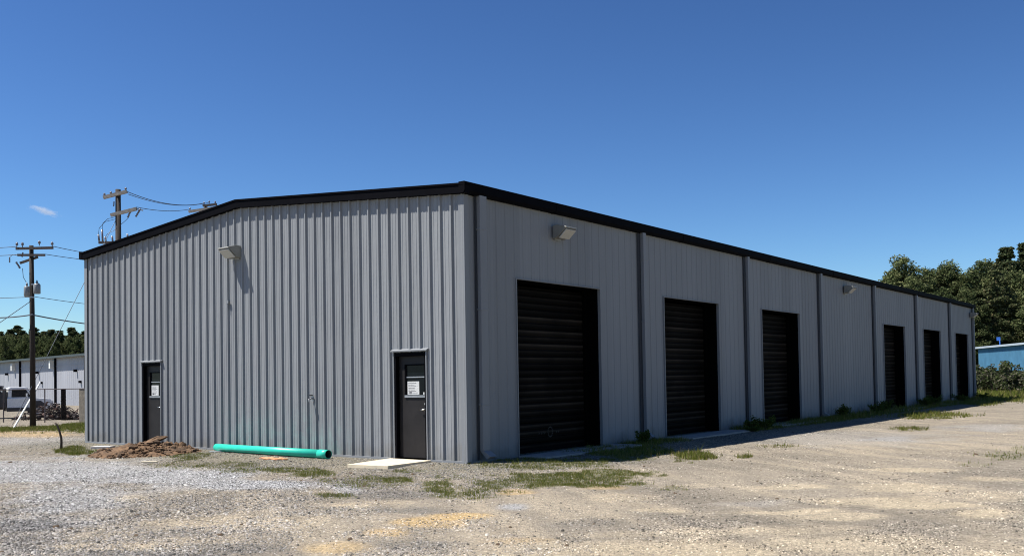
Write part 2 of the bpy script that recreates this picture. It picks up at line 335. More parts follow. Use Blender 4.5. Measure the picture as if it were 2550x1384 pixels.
# loose stones: one mass nobody could count
rng = np.random.default_rng(3)
def polar(n, r0_, r1_, a0, a1, pw=1.0):
    t = rng.random(n)**pw; r = 1/((1-t)/r0_+t/r1_); a = rng.uniform(a0, a1, n)
    return CAM[0]+r*np.sin(a), CAM[1]+r*np.cos(a), r
def stones(n):
    x, y, r = polar(n, 6.5, 42, YAW-.75, YAW+.72)
    keep = ~((x > -14.5) & (x < .6) & (y > -.03) & (y < 46.2)); x, y, r = x[keep], y[keep], r[keep]
    c = tone(x, y); lum = c.mean(1); cl = fbm(x*1.1, y*1.1, 91)
    keep = rng.random(len(x)) < np.clip(.42+2.2*(.30-lum)*(c[:, 2] < .24)+2.4*(cl-.5)-.62*(1-coarse(x, y))+.45*(c[:, 2] > .24), .05, 1); x, y, c = x[keep], y[keep], c[keep]; n = len(x)
    s = .0042+.0085*rng.random(n)**2.0+.009*(rng.random(n) < .025)
    s = s*(1-.45*(1-coarse(x, y))*(rng.random(n) > .05))
    cube = np.array([(-1, -1, -1), (1, -1, -1), (1, 1, -1), (-1, 1, -1), (-.7, -.7, 1), (.7, -.7, 1), (.7, .7, 1), (-.7, .7, 1)], float)
    V = cube[None]*s[:, None, None]*(1+rng.uniform(-.35, .35, (n, 8, 3))); V[..., 2] *= .62
    brown = rng.random(n) < .0016; V[brown] *= 3.0
    a = rng.uniform(0, 6.28, n); ca, sa = np.cos(a)[:, None], np.sin(a)[:, None]
    xx = V[..., 0]*ca-V[..., 1]*sa; yy = V[..., 0]*sa+V[..., 1]*ca
    V = np.stack([xx+x[:, None], yy+y[:, None], V[..., 2]+(height(x, y)+s*.30)[:, None]], -1).reshape(-1, 3)
    f = np.array([(4, 5, 6, 7), (0, 1, 5, 4), (1, 2, 6, 5), (2, 3, 7, 6), (3, 0, 4, 7)]); Fc = (f[None]+8*np.arange(n)[:, None, None]).reshape(-1, 4)
    k = rng.choice([.30, .65, 1.0, 1.4, 2.0], n, p=[.20, .24, .26, .2, .10]); grey = lum[keep][:, None]*np.array([1, 1, 1.02])
    wr = sstep(0, 6, x+.5*y)[:, None]; col = (c*(.45+.4*wr)+grey*(.55-.4*wr))*k[:, None]; col[brown] = (.10, .07, .045); return V, Fc, np.repeat(np.clip(col, .02, .75), 8, 0)
def attr_mat(name, rough=.9):
    m, t, b = newmat(name); at = N(t, 'ShaderNodeAttribute', attribute_name='col'); t.links.new(at.outputs['Color'], b.inputs['Base Color'])
    b.inputs['Roughness'].default_value = rough; b.inputs['Specular IOR Level'].default_value = .25; return m
V, Fc, cc = stones(640000)
o = npmesh('gravel', V, Fc, attr_mat('loose gravel'), 4, cc); tag(o, 'loose crushed stone scattered over the yard', kind='stuff')

# grass blades
def blades(n, x0, x1, y0, y1, hmin, hmax, wd, power=1.0):
    x = rng.uniform(x0, x1, n); y = rng.uniform(y0, y1, n)
    gm = grassmask(x, y)*(.35+1.1*fbm(x*3.1, y*3.1, 8)); keep = rng.random(n) < np.clip(gm*(.45+1.6*sstep(.36, .60, fbm(x*7, y*7, 28, 3))), 0, 1)**1.3*power
    keep &= ~((x > -14.5) & (x < .02) & (y > -.02) & (y < 46.1)); x, y = x[keep], y[keep]; n = len(x)
    if not n: return np.zeros((0, 3)), np.zeros((0, 3)), np.zeros((0, 3))
    wall = np.clip(wall_growth(x, y), 0, 1)
    h = rng.uniform(hmin, hmax, n)*(.35+1.3*fbm(x*3, y*3, 15)**1.2)*np.where(rng.random(n) < .03, 1.9, 1)*(1+1.2*wall*fbm(x*1.1, y*1.1, 19)**1.5); a = rng.uniform(0, 6.28, n); w_ = wd*rng.uniform(.6, 1.4, n)
    z = height(x, y)-.004; l = rng.uniform(.1, .6, n)*h; b = rng.uniform(0, 6.28, n)
    P0 = np.stack([x-np.cos(a)*w_, y-np.sin(a)*w_, z], 1); P1 = np.stack([x+np.cos(a)*w_, y+np.sin(a)*w_, z], 1); P2 = np.stack([x+np.cos(b)*l, y+np.sin(b)*l, z+h], 1)
    P = np.stack([P0, P1, P2], 1).reshape(-1, 3); Fc = np.arange(3*n).reshape(-1, 3)
    pal = np.array([(.12, .145, .028), (.165, .17, .04), (.085, .115, .024), (.27, .22, .10), (.20, .19, .065)])
    c = pal[rng.choice(5, n, p=[.32, .25, .2, .11, .12])]*rng.uniform(.75, 1.25, n)[:, None]
    return P, Fc, np.repeat(c, 3, 0)
BL = [blades(560000, -11, 8, -5, 3, .012, .058, .0040), blades(160000, 0, 5, 3, 22, .03, .12, .007), blades(120000, -2, 9, 20, 50, .04, .16, .012), blades(60000, 4, 16, 2, 24, .03, .09, .008, .6),
      blades(120000, -34, -14, 0, 12, .04, .14, .012), blades(40000, -16, -9, -4, 0, .03, .09, .006), blades(160000, -9, 16, 48, 86, .10, .32, .035)]
off = 0; PP, FF, CC = [], [], []
for P, Fc, c in BL:
    if len(P): PP.append(P); FF.append(Fc+off); CC.append(c); off += len(P)
def leafmat(name, use_attr=True, cols=None, trans=.3, obj_var=False):
    m, t, b = newmat(name); t.nodes.remove(b); out = t.nodes['Material Output']
    d = t.nodes.new('ShaderNodeBsdfDiffuse'); tr = t.nodes.new('ShaderNodeBsdfTranslucent'); mx = t.nodes.new('ShaderNodeMixShader'); mx.inputs[0].default_value = trans
    if use_attr: src = N(t, 'ShaderNodeAttribute', attribute_name='col').outputs['Color']
    else:
        gm = t.nodes.new('ShaderNodeNewGeometry'); src = ramp(t, gm.outputs['Random Per Island'], cols).outputs[0]
    if obj_var:
        oi = t.nodes.new('ShaderNodeObjectInfo'); hs = t.nodes.new('ShaderNodeHueSaturation'); t.links.new(src, hs.inputs['Color'])
        mr = N(t, 'ShaderNodeMapRange'); t.links.new(oi.outputs['Random'], mr.inputs[0]); mr.inputs[3].default_value = .75; mr.inputs[4].default_value = 1.25; t.links.new(mr.outputs[0], hs.inputs['Value'])
        mh = N(t, 'ShaderNodeMapRange'); t.links.new(oi.outputs['Random'], mh.inputs[0]); mh.inputs[3].default_value = .515; mh.inputs[4].default_value = .485; t.links.new(mh.outputs[0], hs.inputs['Hue'])
        src = hs.outputs[0]
    t.links.new(src, d.inputs[0]); t.links.new(src, tr.inputs[0]); t.links.new(d.outputs[0], mx.inputs[1]); t.links.new(tr.outputs[0], mx.inputs[2]); t.links.new(mx.outputs[0], out.inputs[0]); return m
M['grass'] = leafmat('grass blades')
o = npmesh('grass', np.concatenate(PP), np.concatenate(FF), M['grass'], 3, np.concatenate(CC)); tag(o, 'short green weedy grass in patches on the gravel', kind='stuff')

# ------------------------------------------------------------------ the grey metal building
W_, L_, XR, ZE, ZR = 14.40, 46.05, -7.15, 5.34, 5.94
def ztop(x): return ZE + (ZR-ZE)*((x+W_)/(XR+W_) if x < XR else (0-x)/(0-XR))
bld = empty('metal_building', (-W_, 0, 0), 'long grey ribbed metal building with black trim and six black roll-up doors', 'building')
PD = [(-11.44, -10.56), (-1.93, -1.03)]        # pedestrian door openings
# ribbed sheet profile along a wall: list of (s, out)
def profile(a, b, pitch, phase, amp=.042):
    pts = []; k = math.floor((a-phase)/pitch)-1
    while phase+k*pitch < b+pitch:
        c = phase+k*pitch
        pts += [(c-.035, 0), (c-.016, amp), (c+.016, amp), (c+.035, 0)]
        for q in (pitch/3, 2*pitch/3): pts += [(c+q-.016, 0), (c+q-.006, .006*amp/.042), (c+q+.006, .006*amp/.042), (c+q+.016, 0)]
        k += 1
    return sorted(p for p in pts if a < p[0] < b)
def sheet(name, mp, a, b, pitch, phase, openings, top, m, amp=.042):
    cuts = sorted({a, b} | {e for o_ in openings for e in (o_[0], o_[1])}); pr = profile(a, b, pitch, phase, amp); mb = MB()
    for s0, s1 in zip(cuts, cuts[1:]):
        def out(s):
            for p, q in zip(pr, pr[1:]):
                if p[0] <= s <= q[0]: return p[1]+(q[1]-p[1])*(s-p[0])/(q[0]-p[0]+1e-9)
            return 0
        seg = [(s0, out(s0))]+[p for p in pr if s0+1e-4 < p[0] < s1-1e-4]+[(s1, out(s1))]
        if s0 < XR < s1 and name == 'front_wall': seg = sorted(seg+[(XR, out(XR))])
        z0 = 0.0
        for o_ in openings:
            if o_[0]-1e-6 <= s0 and s1 <= o_[1]+1e-6: z0 = o_[2]
        for p, q in zip(seg, seg[1:]):
            if q[0]-p[0] < 1e-5: continue
            mb.add([mp(p[0], p[1], z0), mp(q[0], q[1], z0), mp(q[0], q[1], top(q[0])), mp(p[0], p[1], top(p[0]))], [(0, 1, 2, 3)])
    return mb.build(name, m, bld)
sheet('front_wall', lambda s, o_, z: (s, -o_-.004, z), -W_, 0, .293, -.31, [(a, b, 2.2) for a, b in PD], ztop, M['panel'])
RD = [(1.649, 4.941), (8.128, 11.47), (14.679, 18.011), (28.005, 31.384), (34.675, 38.1255), (41.443, 44.558)]
DT = 3.716
sheet('side_wall', lambda s, o_, z: (o_+.004, s, z), 0, L_, .3048, .12, [(a, b, DT) for a, b in RD], lambda s: 5.34, M['side'], .013)
mb = MB(); mb.add([(0, L_, 0), (-W_, L_, 0), (-W_, L_, ZE), (XR, L_, ZR), (0, L_, ZE)], [(0, 1, 2, 3, 4)]); mb.build('rear_wall', M['side'], bld)
mb = MB(); mb.add([(-W_, L_, 0), (-W_, 0, 0), (-W_, 0, ZE), (-W_, L_, ZE)], [(0, 1, 2, 3)]); mb.build('left_wall', M['side'], bld)
mb = MB()
for y in np.arange(0, 1): pass
sl_ = [(-W_-.12, ztop(-W_)+.05-.01), (XR, ZR+.06), (.10, ztop(0)+.05)]
mb.add([(sl_[0][0], -.06, sl_[0][1]), (sl_[1][0], -.06, sl_[1][1]), (sl_[2][0], -.06, sl_[2][1]), (sl_[0][0], L_+.06, sl_[0][1]), (sl_[1][0], L_+.06, sl_[1][1]), (sl_[2][0], L_+.06, sl_[2][1])], [(0, 1, 4, 3), (1, 2, 5, 4)])
mb.build('roof', M['roof'], bld)
# rake trim following the gable: stepped black flashing
def rake(ya, yb, name):
    mb = MB()
    for (d0, d1, za, zb) in ((0, .13, -.06, .118), (-.0, .148, .105, .140)):
        for xa, xb, e0, e1 in ((-W_-.10, XR, ZE-.005, ZR), (XR, .165, ZR, ZE-.012)):
            y0_, y1_ = (ya-d1, ya-d0) if yb < 0 else (ya+d0, ya+d1)
            mb.add([(xa, y0_, e0+za), (xb, y0_, e1+za), (xb, y1_, e1+za), (xa, y1_, e0+za), (xa, y0_, e0+zb), (xb, y0_, e1+zb), (xb, y1_, e1+zb), (xa, y1_, e0+zb)],
                   [(0, 3, 2, 1), (4, 5, 6, 7), (0, 1, 5, 4), (1, 2, 6, 5), (2, 3, 7, 6), (3, 0, 4, 7)])
    return mb.build(name, M['black'], bld)
rake(0-.002, -1, 'rake_trim'); rake(L_+.002, 1, 'rake_trim')
# eave gutters, slightly sagging box section
def gutter(x, sgn):
    poly = [(0, -.06), (.12, -.06), (.155, -.01), (.155, .15), (.145, .163), (0, .163)]; mb = MB(); ys = np.linspace(-.145, L_+.14, 12)
    for k in range(11):
        V = []
        for y_ in (ys[k], ys[k+1]):
            dz = .006*math.sin(y_*1.7)
            for (a, b) in poly: V.append((x+sgn*a, y_, ZE+b+dz))
        n = 6; fs = [(i, (i+1) % n, n+(i+1) % n, n+i) for i in range(n)]
        if k == 0: fs.append(tuple(range(n))[::-1])
        if k == 10: fs.append(tuple(range(n, 2*n)))
        mb.add(V, fs)
    return mb.build('gutter', M['black'], bld)
gutter(.003, 1); gutter(-W_-.003, -1)
for y_ in np.arange(3.0, 45, 6.1):
    mb = MB(); mb.prism([(.003+a, ZE+b) for a, b in [(-.0, -.066), (.124, -.066), (.161, -.012), (.161, .154), (.0, .169)]], y_, y_+.05, 'y'); mb.build('gutter_lap', M['black'], bld)
# corner trims
mb = MB(); mb.box(-.10, .045, -.045, -.040, 0, ZE-.07); mb.box(.040, .045, -.0398, .10, 0, ZE-.07); mb.build('corner_trim', M['trim'], bld)
mb = MB(); mb.box(-W_-.045, -W_+.10, -.045, -.040, 0, ZE-.07); mb.box(-W_-.045, -W_-.040, -.0398, .10, 0, ZE-.07); mb.build('corner_trim', M['trim'], bld)
mb = MB(); mb.box(.040, .045, L_-.10, L_+.045, 0, ZE-.07); mb.box(-.10, .0398, L_+.040, L_+.045, 0, ZE-.07); mb.build('corner_trim', M['trim'], bld)
# base angle and slab edge
mb = MB()
for a, b in ((-W_-.03, PD[0][0]-.05), (PD[0][1]+.05, PD[1][0]-.05), (PD[1][1]+.05, .03)): mb = MB(); mb.box(a, b, -.052, -.002, -.10, .018); mb.build('base_trim', M['trim'], bld)
mb = MB(); cuts = [.05]+[e for r in RD for e in (r[0]-.03, r[1]+.03)]+[L_]
for a, b in zip(cuts[::2], cuts[1::2]): mb = MB(); mb.box(.002, .05, a, b, -.10, .015); mb.build('base_trim', M['side'], bld)
# downspouts, each with a dark strip along its near side
JY = [.34, 6.90, 13.44, 20.0, 26.58, 33.26, 40.05]
for k, y_ in enumerate(JY+[L_-.35]):
    wd = .22 if k == 0 else .15; x1 = .14
    mb = MB(); mb.prism([(.048, y_), (x1, y_), (x1, y_+wd), (.048, y_+wd)], .20, ZE-.05, 'z')
    if k == 0 or k in (1, 3): mb.add([(.048, y_, .2), (x1, y_, .2), (x1, y_+wd, .2), (.048, y_+wd, .2), (.20, y_+.02, .03), (.30, y_+.02, .09), (.30, y_+wd+.02, .09), (.20, y_+wd+.02, .03)], [(0, 1, 5, 4), (1, 2, 6, 5), (2, 3, 7, 6), (3, 0, 4, 7), (4, 5, 6, 7)])
    for zz in (1.1, 3.0, 4.6): mb.box(.036, x1+.004, y_-.012, y_+wd+.012, zz, zz+.035)
    mb.build('downspout', M['trim'], bld, bevel=.008)
    mb = MB(); jw = .05 if k == 0 else .13; mb.prism([(.034, y_-jw), (.046, y_-jw), (.046, y_-.004), (.034, y_-.004)], .01, ZE-.06, 'z'); mb.build('dark_strip', M['darkstrip'], bld)
# roll-up doors
def slat_mat():
    m, t, b = newmat('black slatted curtain')
    tc = t.nodes.new('ShaderNodeTexCoord'); sp = t.nodes.new('ShaderNodeSeparateXYZ'); t.links.new(tc.outputs['Object'], sp.inputs[0])
    dv_ = N(t, 'ShaderNodeMath', operation='DIVIDE'); t.links.new(sp.outputs[2], dv_.inputs[0]); dv_.inputs[1].default_value = .15
    fl = N(t, 'ShaderNodeMath', operation='FLOOR'); t.links.new(dv_.outputs[0], fl.inputs[0]); wn = N(t, 'ShaderNodeTexWhiteNoise', noise_dimensions='1D'); t.links.new(fl.outputs[0], wn.inputs['W'])
    fr = N(t, 'ShaderNodeMath', operation='FRACT'); t.links.new(dv_.outputs[0], fr.inputs[0]); lip_highlight = ramp(t, fr.outputs[0], [(.0, (.25,)*3), (.55, (.3,)*3), (.70, (1.0,)*3), (.88, (1.0,)*3), (.95, (.15,)*3)])  # highlight on each slat and its dark groove painted into the colour
    n = noise_tex(t, .8, 3, (1, 1, 1), .6); ad_ = N(t, 'ShaderNodeMath', operation='MULTIPLY_ADD'); t.links.new(n.outputs[0], ad_.inputs[0]); ad_.inputs[1].default_value = .7
    hf = N(t, 'ShaderNodeMath', operation='MULTIPLY'); t.links.new(wn.outputs['Value'], hf.inputs[0]); hf.inputs[1].default_value = .5; t.links.new(hf.outputs[0], ad_.inputs[2])
    r0_c = ramp(t, ad_.outputs[0], [(.30, (.0035, .0031, .0028)), (.60, (.012, .010, .0085)), (.85, (.040, .033, .026))])
    r = N(t, 'ShaderNodeMixRGB', blend_type='MULTIPLY'); r.inputs[0].default_value = 1; t.links.new(r0_c.outputs[0], r.inputs[1]); t.links.new(lip_highlight.outputs[0], r.inputs[2])
    t.links.new(r.outputs[0], b.inputs['Base Color']); b.inputs['Roughness'].default_value = .7; b.inputs['Specular IOR Level'].default_value = .05; return m
M['slat'] = slat_mat(); REC = .46
for di, (a, b) in enumerate(RD):
    d = MB(); z = 0.02; V = []; prof = []
    while z < DT: prof += [(z, 0), (z+.03, .020), (z+.115, .028), (z+.14, .004)]; z += .15
    for zz, ou in prof:
        if zz < DT: V += [(-REC+ou, a-.02, zz), (-REC+ou, b+.02, zz)]
    n = len(V)//2; d.add(V, [(2*k, 2*k+1, 2*k+3, 2*k+2) for k in range(n-1)])
    dr = d.build('roll_up_door', M['slat'], bld)
    q = MB(); q.box(-REC-.02, -REC+.04, a, b, 0, .09); q.build('bottom_bar', M['black'], dr)
    q = MB()
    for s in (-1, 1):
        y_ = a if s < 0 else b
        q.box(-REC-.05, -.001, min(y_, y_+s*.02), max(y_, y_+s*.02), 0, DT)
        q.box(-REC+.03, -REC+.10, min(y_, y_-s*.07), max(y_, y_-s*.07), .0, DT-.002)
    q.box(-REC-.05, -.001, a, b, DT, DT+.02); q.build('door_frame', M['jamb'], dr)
    q = MB()
    for s in (-1, 1):
        y_ = a if s < 0 else b
        q.box(-.03, .046, min(y_-s*.004, y_+s*.022), max(y_-s*.004, y_+s*.022), 0, DT+.022)
    q.box(-.03, .046, a+.004, b-.004, DT+.003, DT+.022); q.build('door_trim', M['side'], dr)
    if di == 0:
        q = MB(); X0 = -REC+.026
        for k, (yy, w1, h1) in enumerate([(0, .05, .05), (.09, .05, .05), (.16, .03, .07), (.22, .05, .05), (.68, .05, .05), (.76, .04, .05)]): q.box(X0, X0+.004, 3.0+yy, 3.0+yy+w1*.35, .36, .36+h1); q.box(X0, X0+.004, 3.0+yy, 3.0+yy+w1, .36+h1*.5, .36+h1*.72)
        for t in range(16):
            an = t/16*2*math.pi; q.box(X0, X0+.004, 3.45+.09*math.cos(an)-.014, 3.45+.09*math.cos(an)+.014, .40+.11*math.sin(an)-.014, .40+.11*math.sin(an)+.014)
        q.build('maker_mark', mat('faint grey marking', (.012, .012, .011), .6), dr)
# pedestrian doors
for k, (a, b) in enumerate(PD):
    H = 2.2; rc = .062
    d = MB(); fa, fb = a+.05, b-.05
    wx0, wx1, wz0, wz1 = a+.24, b-.13, 1.30, 1.93
    d.box(fa, wx0, rc, rc+.045, .03, 2.12); d.box(wx1, fb, rc, rc+.045, .03, 2.12); d.box(wx0, wx1, rc, rc+.045, .03, wz0); d.box(wx0, wx1, rc, rc+.045, wz1, 2.12)
    dr = d.build('entry_door', M['pdoor'], bld)
    q = MB(); q.box(a, fa-.003, -.03, rc+.06, 0, H); q.box(fb+.003, b, -.03, rc+.06, 0, H); q.box(fa-.003, fb+.003, -.03, rc+.06, 2.125, H-.001); q.build('door_frame', M['black'], dr)
    q = MB(); q.box(a-.026, a-.002, -.05, -.004, 0, H+.04); q.build('door_trim', M['trim'], dr)
    q = MB(); q.box(b+.002, b+.026, -.05, -.004, 0, H+.04); q.build('door_trim', M['trim'], dr)
    q = MB(); q.add([(a-.06, -.006, H+.075), (b+.06, -.006, H+.075), (b+.06, -.085, H+.045), (a-.06, -.085, H+.045), (a-.06, -.006, H+.042), (b+.06, -.006, H+.042), (b+.06, -.085, H+.018), (a-.06, -.085, H+.018)],
                    [(0, 3, 2, 1), (4, 5, 6, 7), (3, 7, 6, 2), (0, 4, 7, 3), (1, 2, 6, 5), (0, 1, 5, 4)]); q.build('drip_cap', M['trim'], dr)
    q = MB(); q.box(wx0+.002, wx1-.002, rc+.018, rc+.024, wz0+.002, wz1-.002); g_ = q.build('window', M['glass'], dr)
    q = MB(); e = .025
    q.box(wx0-e, wx0, rc-.012, rc-.001, wz0-e, wz1+e); q.box(wx1, wx1+e, rc-.012, rc-.001, wz0-e, wz1+e); q.box(wx0, wx1, rc-.012, rc-.001, wz1, wz1+e); q.build('window_frame', M['black'], dr)
    q = MB(); q.box(wx0-e+.002, wx1+e-.002, rc-.022, rc-.0015, wz0-.032, wz0+.016); q.build('window_sill', M['galv'], dr)
    q = MB(); px0 = wx0+.035; q.box(px0, px0+.33, rc+.010, rc+.013, wz0+.03, wz0+.30); q.cur = 1
    for j in range(7): q.box(px0+.025, px0+.025+random.uniform(.17, .28), rc+.0085, rc+.0098, wz0+.26-j*.033, wz0+.268-j*.033)
    q.box(px0+.05, px0+.12, rc+.0085, rc+.0098, wz0+.055, wz0+.085)
    q.build('notice', [M['paper'], M['ink']], dr)
    q = MB(); q.box(wx0+.004, wx1-.004, rc+.008, rc+.014, 1.675, 1.70); q.build('grey_line', M['galv'], dr)  # thin grey line across the glass
    q = MB(); q.box(wx1-.055, wx1-.02, rc+.010, rc+.013, wz0+.03, wz0+.075); q.build('sticker', M['paper'], dr)
    q = MB(); hx = fb-.07; q.tube((hx, rc-.001, 1.02), (hx, rc-.055, 1.02), .014); q.tube((hx+.012, rc-.05, 1.02), (hx-.115, rc-.05, 1.015), .011); q.tube((hx, rc-.001, 1.02), (hx, rc-.012, 1.02), .03, 16); q.build('handle', M['chrome'], dr, True)
    q = MB(); q.tube((hx, rc-.001, 1.13), (hx, rc-.014, 1.13), .022, 14); q.build('lock', M['galv'], dr, True)
    for zz in (.3, 1.1, 1.9): q = MB(); q.tube((fa+.006, rc-.012, zz-.05), (fa+.006, rc-.012, zz+.05), .009, 8); q.build('hinge', M['black'], dr)
# screws along the sheets would be sub-pixel; a hole for a capped conduit shows beside the lamp
q = MB(); q.box(-7.63, -7.55, -.075, -.04, 3.58, 3.66); q.tube((-7.59, -.06, 3.58), (-7.59, -.06, 3.44), .012); q.build('conduit_box', M['trim'], bld)

# concrete aprons before the roll-up doors
for k, (a, b) in enumerate(RD):
    mb = MB(); n = 10
    xs_ = [.055, .80+.04*math.sin(k*2.3)]; ya, yb = a-.05, b+.55
    mb.box(xs_[0], xs_[1], ya, yb, -.12, .012)
    o = mb.build('concrete_apron', M['concrete'], None, org=(.3, (a+b)/2, 0), bevel=.012)
    tag(o, ['low concrete apron before the nearest roll-up door', 'low concrete apron before the second roll-up door', 'low concrete apron before the third roll-up door', 'low concrete apron before the roll-up door just past the doorless bay',
            'low concrete apron before the second to last roll-up door', 'low concrete apron before the farthest roll-up door'][k], 'concrete slab', 'concrete aprons along the long wall')

# wall lights
def wall_light(loc, ang, label):
    root = empty('wall_light', loc, label, 'wall light', 'wall lights on the grey building'); ca, sa = math.cos(ang), math.sin(ang)
    def T(a, o_, z): return (loc[0]+a*ca+o_*sa, loc[1]+a*sa-o_*ca, loc[2]+z)
    hw = .21
    body = [(.0, -.14), (.0, .15), (.12, .16), (.365, .10), (.38, .07), (.335, .055), (.13, -.12)]
    mb = MB(); V = [T(s*hw, o_, z) for s in (-1, 1) for o_, z in body]; n = len(body)
    mb.add(V, [tuple(range(n)), tuple(range(n, 2*n))[::-1]]+[(k, n+k, n+(k+1) % n, (k+1) % n) for k in range(n)]); mb.build('housing', M['lampbody'], root, bevel=.008)
    mb = MB(); p = [(.345, .050), (.152, -.124), (.172, -.142), (.365, .032)]; V = [T(s*(hw-.02), o_, z) for s in (-1, 1) for o_, z in p]
    mb.add(V, [(0, 1, 2, 3), (7, 6, 5, 4)]+[(k, 4+k, 4+(k+1) % 4, (k+1) % 4) for k in range(4)]); mb.build('lens', M['lens'], root, bevel=.004)
    mb = MB(); V = [T(s*.12, o_, z) for s in (-1, 1) for o_, z in ((-.03, -.16), (-.03, .12), (.0, .12), (.0, -.16))]
    mb.add(V, [(0, 1, 2, 3), (7, 6, 5, 4)]+[(k, 4+k, 4+(k+1) % 4, (k+1) % 4) for k in range(4)]); mb.build('back_plate', M['galv'], root)
    return root
wall_light((-7.27, -.041, 4.80), 0, 'grey wall light high on the sunlit gable wall casting a long shadow')
wall_light((.05, 3.20, 4.86), math.pi/2, 'wall light above the nearest roll-up door on the shaded long wall')
wall_light((.05, 23.0, 4.88), math.pi/2, 'wall light high on the doorless bay of the long wall')
wall_light((.05, 45.35, 4.86), math.pi/2, 'wall light by the far end of the long wall')
wall_light((-.4, L_+.045, 4.86), math.pi, 'wall light seen edge on past the far rear corner')

# hose bib
root = empty('hose_bib', (-4.5, -.04, 1.22), 'small dark outdoor tap on the sunlit wall above the teal pipe', 'tap')
mb = MB(); mb.tube((-4.5, -.03, 1.25), (-4.5, -.10, 1.25), .016); mb.path([(-4.5, -.10, 1.25), (-4.5, -.14, 1.235), (-4.5, -.155, 1.17)], .016); mb.build('spout', M['galv'], root, True)
mb = MB(); mb.tube((-4.5, -.085, 1.26), (-4.5, -.085, 1.32), .008); mb.tube((-4.5, -.085, 1.32), (-4.5, -.085, 1.335), .038, 12); mb.build('handle', M['black'], root)
mb = MB(); mb.box(-4.545, -4.455, -.045, -.036, 1.19, 1.33); mb.build('back_plate', M['galv'], root)

# ------------------------------------------------------------------ things lying in front
# teal pipe
pa, pb = Vector((-7.66, -.36, .10)), Vector((-3.40, -.56, .10)); pa.z += hz(-8.1, -.4); pb.z += hz(-3.8, -.6)
root = empty('sewer_pipe', ((pa.x+pb.x)/2, (pa.y+pb.y)/2, 0), 'long teal green plastic sewer pipe lying along the gable wall', 'pipe')
def hollow(p, q, r, ri, n=28):
    p, q = Vector(p), Vector(q); d = (q-p).normalized(); x = d.cross(Vector((0, 0, 1))).normalized(); y = x.cross(d); V = []; m_ = MB()
    for c, rr in ((p, r), (q, r), (q, ri), (p, ri)):
        for j in range(n): a = 2*math.pi*j/n; V.append(c+(x*math.cos(a)+y*math.sin(a))*rr)
    fs = []; mi = []
    for k in range(4):
        for j in range(n): fs.append((k*n+j, k*n+(j+1) % n, ((k+1) % 4)*n+(j+1) % n, ((k+1) % 4)*n+j)); mi.append(1 if k == 2 else 0)
    m_.add(V, fs); m_.mi = mi; return m_
dv = (pb-pa).normalized()
hollow(pa, pb-dv*.30, .090, .080).build('barrel', [M['teal'], M['tealin']], root, True)
hollow(pb-dv*.30, pb,     .096, .085).build('bell_end', [M['teal'], M['tealin']], root, True)
# board at the door
z0 = .0
mb = MB(); q = [(-2.02, -.10), (-.86, -.10), (-.74, -1.44), (-1.70, -1.58)]
zz = [.012, .012, .02, .02]
mb.add([(x, y, z-.07) for (x, y), z in zip(q, zz)]+[(x, y, z) for (x, y), z in zip(q, zz)], [(0, 3, 2, 1), (4, 5, 6, 7), (0, 1, 5, 4), (1, 2, 6, 5), (2, 3, 7, 6), (3, 0, 4, 7)])
o = mb.build('door_pad', M['plywood'], None, org=(-1.4, -.8, 0), bevel=.006); tag(o, 'pale tan slab lying on the gravel before the nearer entry door', 'slab')
# dirt pile made of clods
def lumpy(c, r, sq=(1, 1, .7), seed=0, sub=2):
    import bmesh
    bm = bmesh.new(); bmesh.ops.create_icosphere(bm, subdivisions=sub, radius=1); rg = random.Random(seed)
    ph = [rg.uniform(0, 6) for _ in range(6)]; V = []
    for v in bm.verts:
        p = v.co; k = 1+.22*math.sin(3.1*p.x+ph[0])*math.sin(2.7*p.y+ph[1])+.16*math.sin(5.3*p.z+ph[2]+2*p.x)+rg.uniform(-.10, .10)
        V.append((c[0]+p.x*k*r*sq[0], c[1]+p.y*k*r*sq[1], c[2]+p.z*k*r*sq[2]))
    fs = [tuple(v.index for v in f.verts) for f in bm.faces]; bm.free(); return V, fs
pc = gnd(362, 1124); cx_, cy_ = pc[0], pc[1]; cx_, cy_ = float(cx_), float(cy_)
lat = Vector((rt[0], rt[1], 0)).normalized(); dpv = Vector((-lat.y, lat.x, 0))
mb = MB(); rg = random.Random(11)
n1 = 36; V = []; fs = []
for j in range(n1):
    for i in range(n1):
        u, v = (i/(n1-1)*2-1)*1.5, (j/(n1-1)*2-1)*1.25; p = Vector((cx_, cy_, 0))+lat*u+dpv*v
        e = math.sqrt((u/1.3)**2+(v/1.05)**2); h = max(0, 1-e)**.7*.25*(.6+.9*float(fbm(np.array([u*2.2+5]), np.array([v*2.2]), 2)[0]))+ (float(fbm(np.array([u*9+5]), np.array([v*9]), 4)[0])-.5)*.10*(1 if e < 1.02 else 0)
        V.append((p.x, p.y, hz(p.x, p.y)+(h if e < 1.05 else -.06)))
for j in range(n1-1):
    for i in range(n1-1): fs.append((j*n1+i, j*n1+i+1, (j+1)*n1+i+1, (j+1)*n1+i))
mb.add(V, fs)
for k in range(820):
    a = rg.uniform(0, 6.28); t = rg.random()**.6; u, v = math.cos(a)*t*1.32, math.sin(a)*t*1.1; p = Vector((cx_, cy_, 0))+lat*u+dpv*v
    e = math.sqrt((u/1.3)**2+(v/1.05)**2); h = max(0, 1-e)**.7*.23; s = rg.uniform(.012, .048)*(1.3-.5*t)*(2.1 if rg.random() < .10 else 1)
    mb.add(*lumpy((p.x, p.y, hz(p.x, p.y)+h+s*.3), s, (rg.uniform(.7, 1.3), rg.uniform(.7, 1.3), rg.uniform(.5, 1.1)), k, 1))
o = mb.build('dirt_pile', M['clay'], None, org=(cx_, cy_, 0)); tag(o, 'low heap of broken red brown clay clods near the left entry door', 'dirt pile')
p = Vector((cx_, cy_, 0))+lat*(.02)+dpv*.25
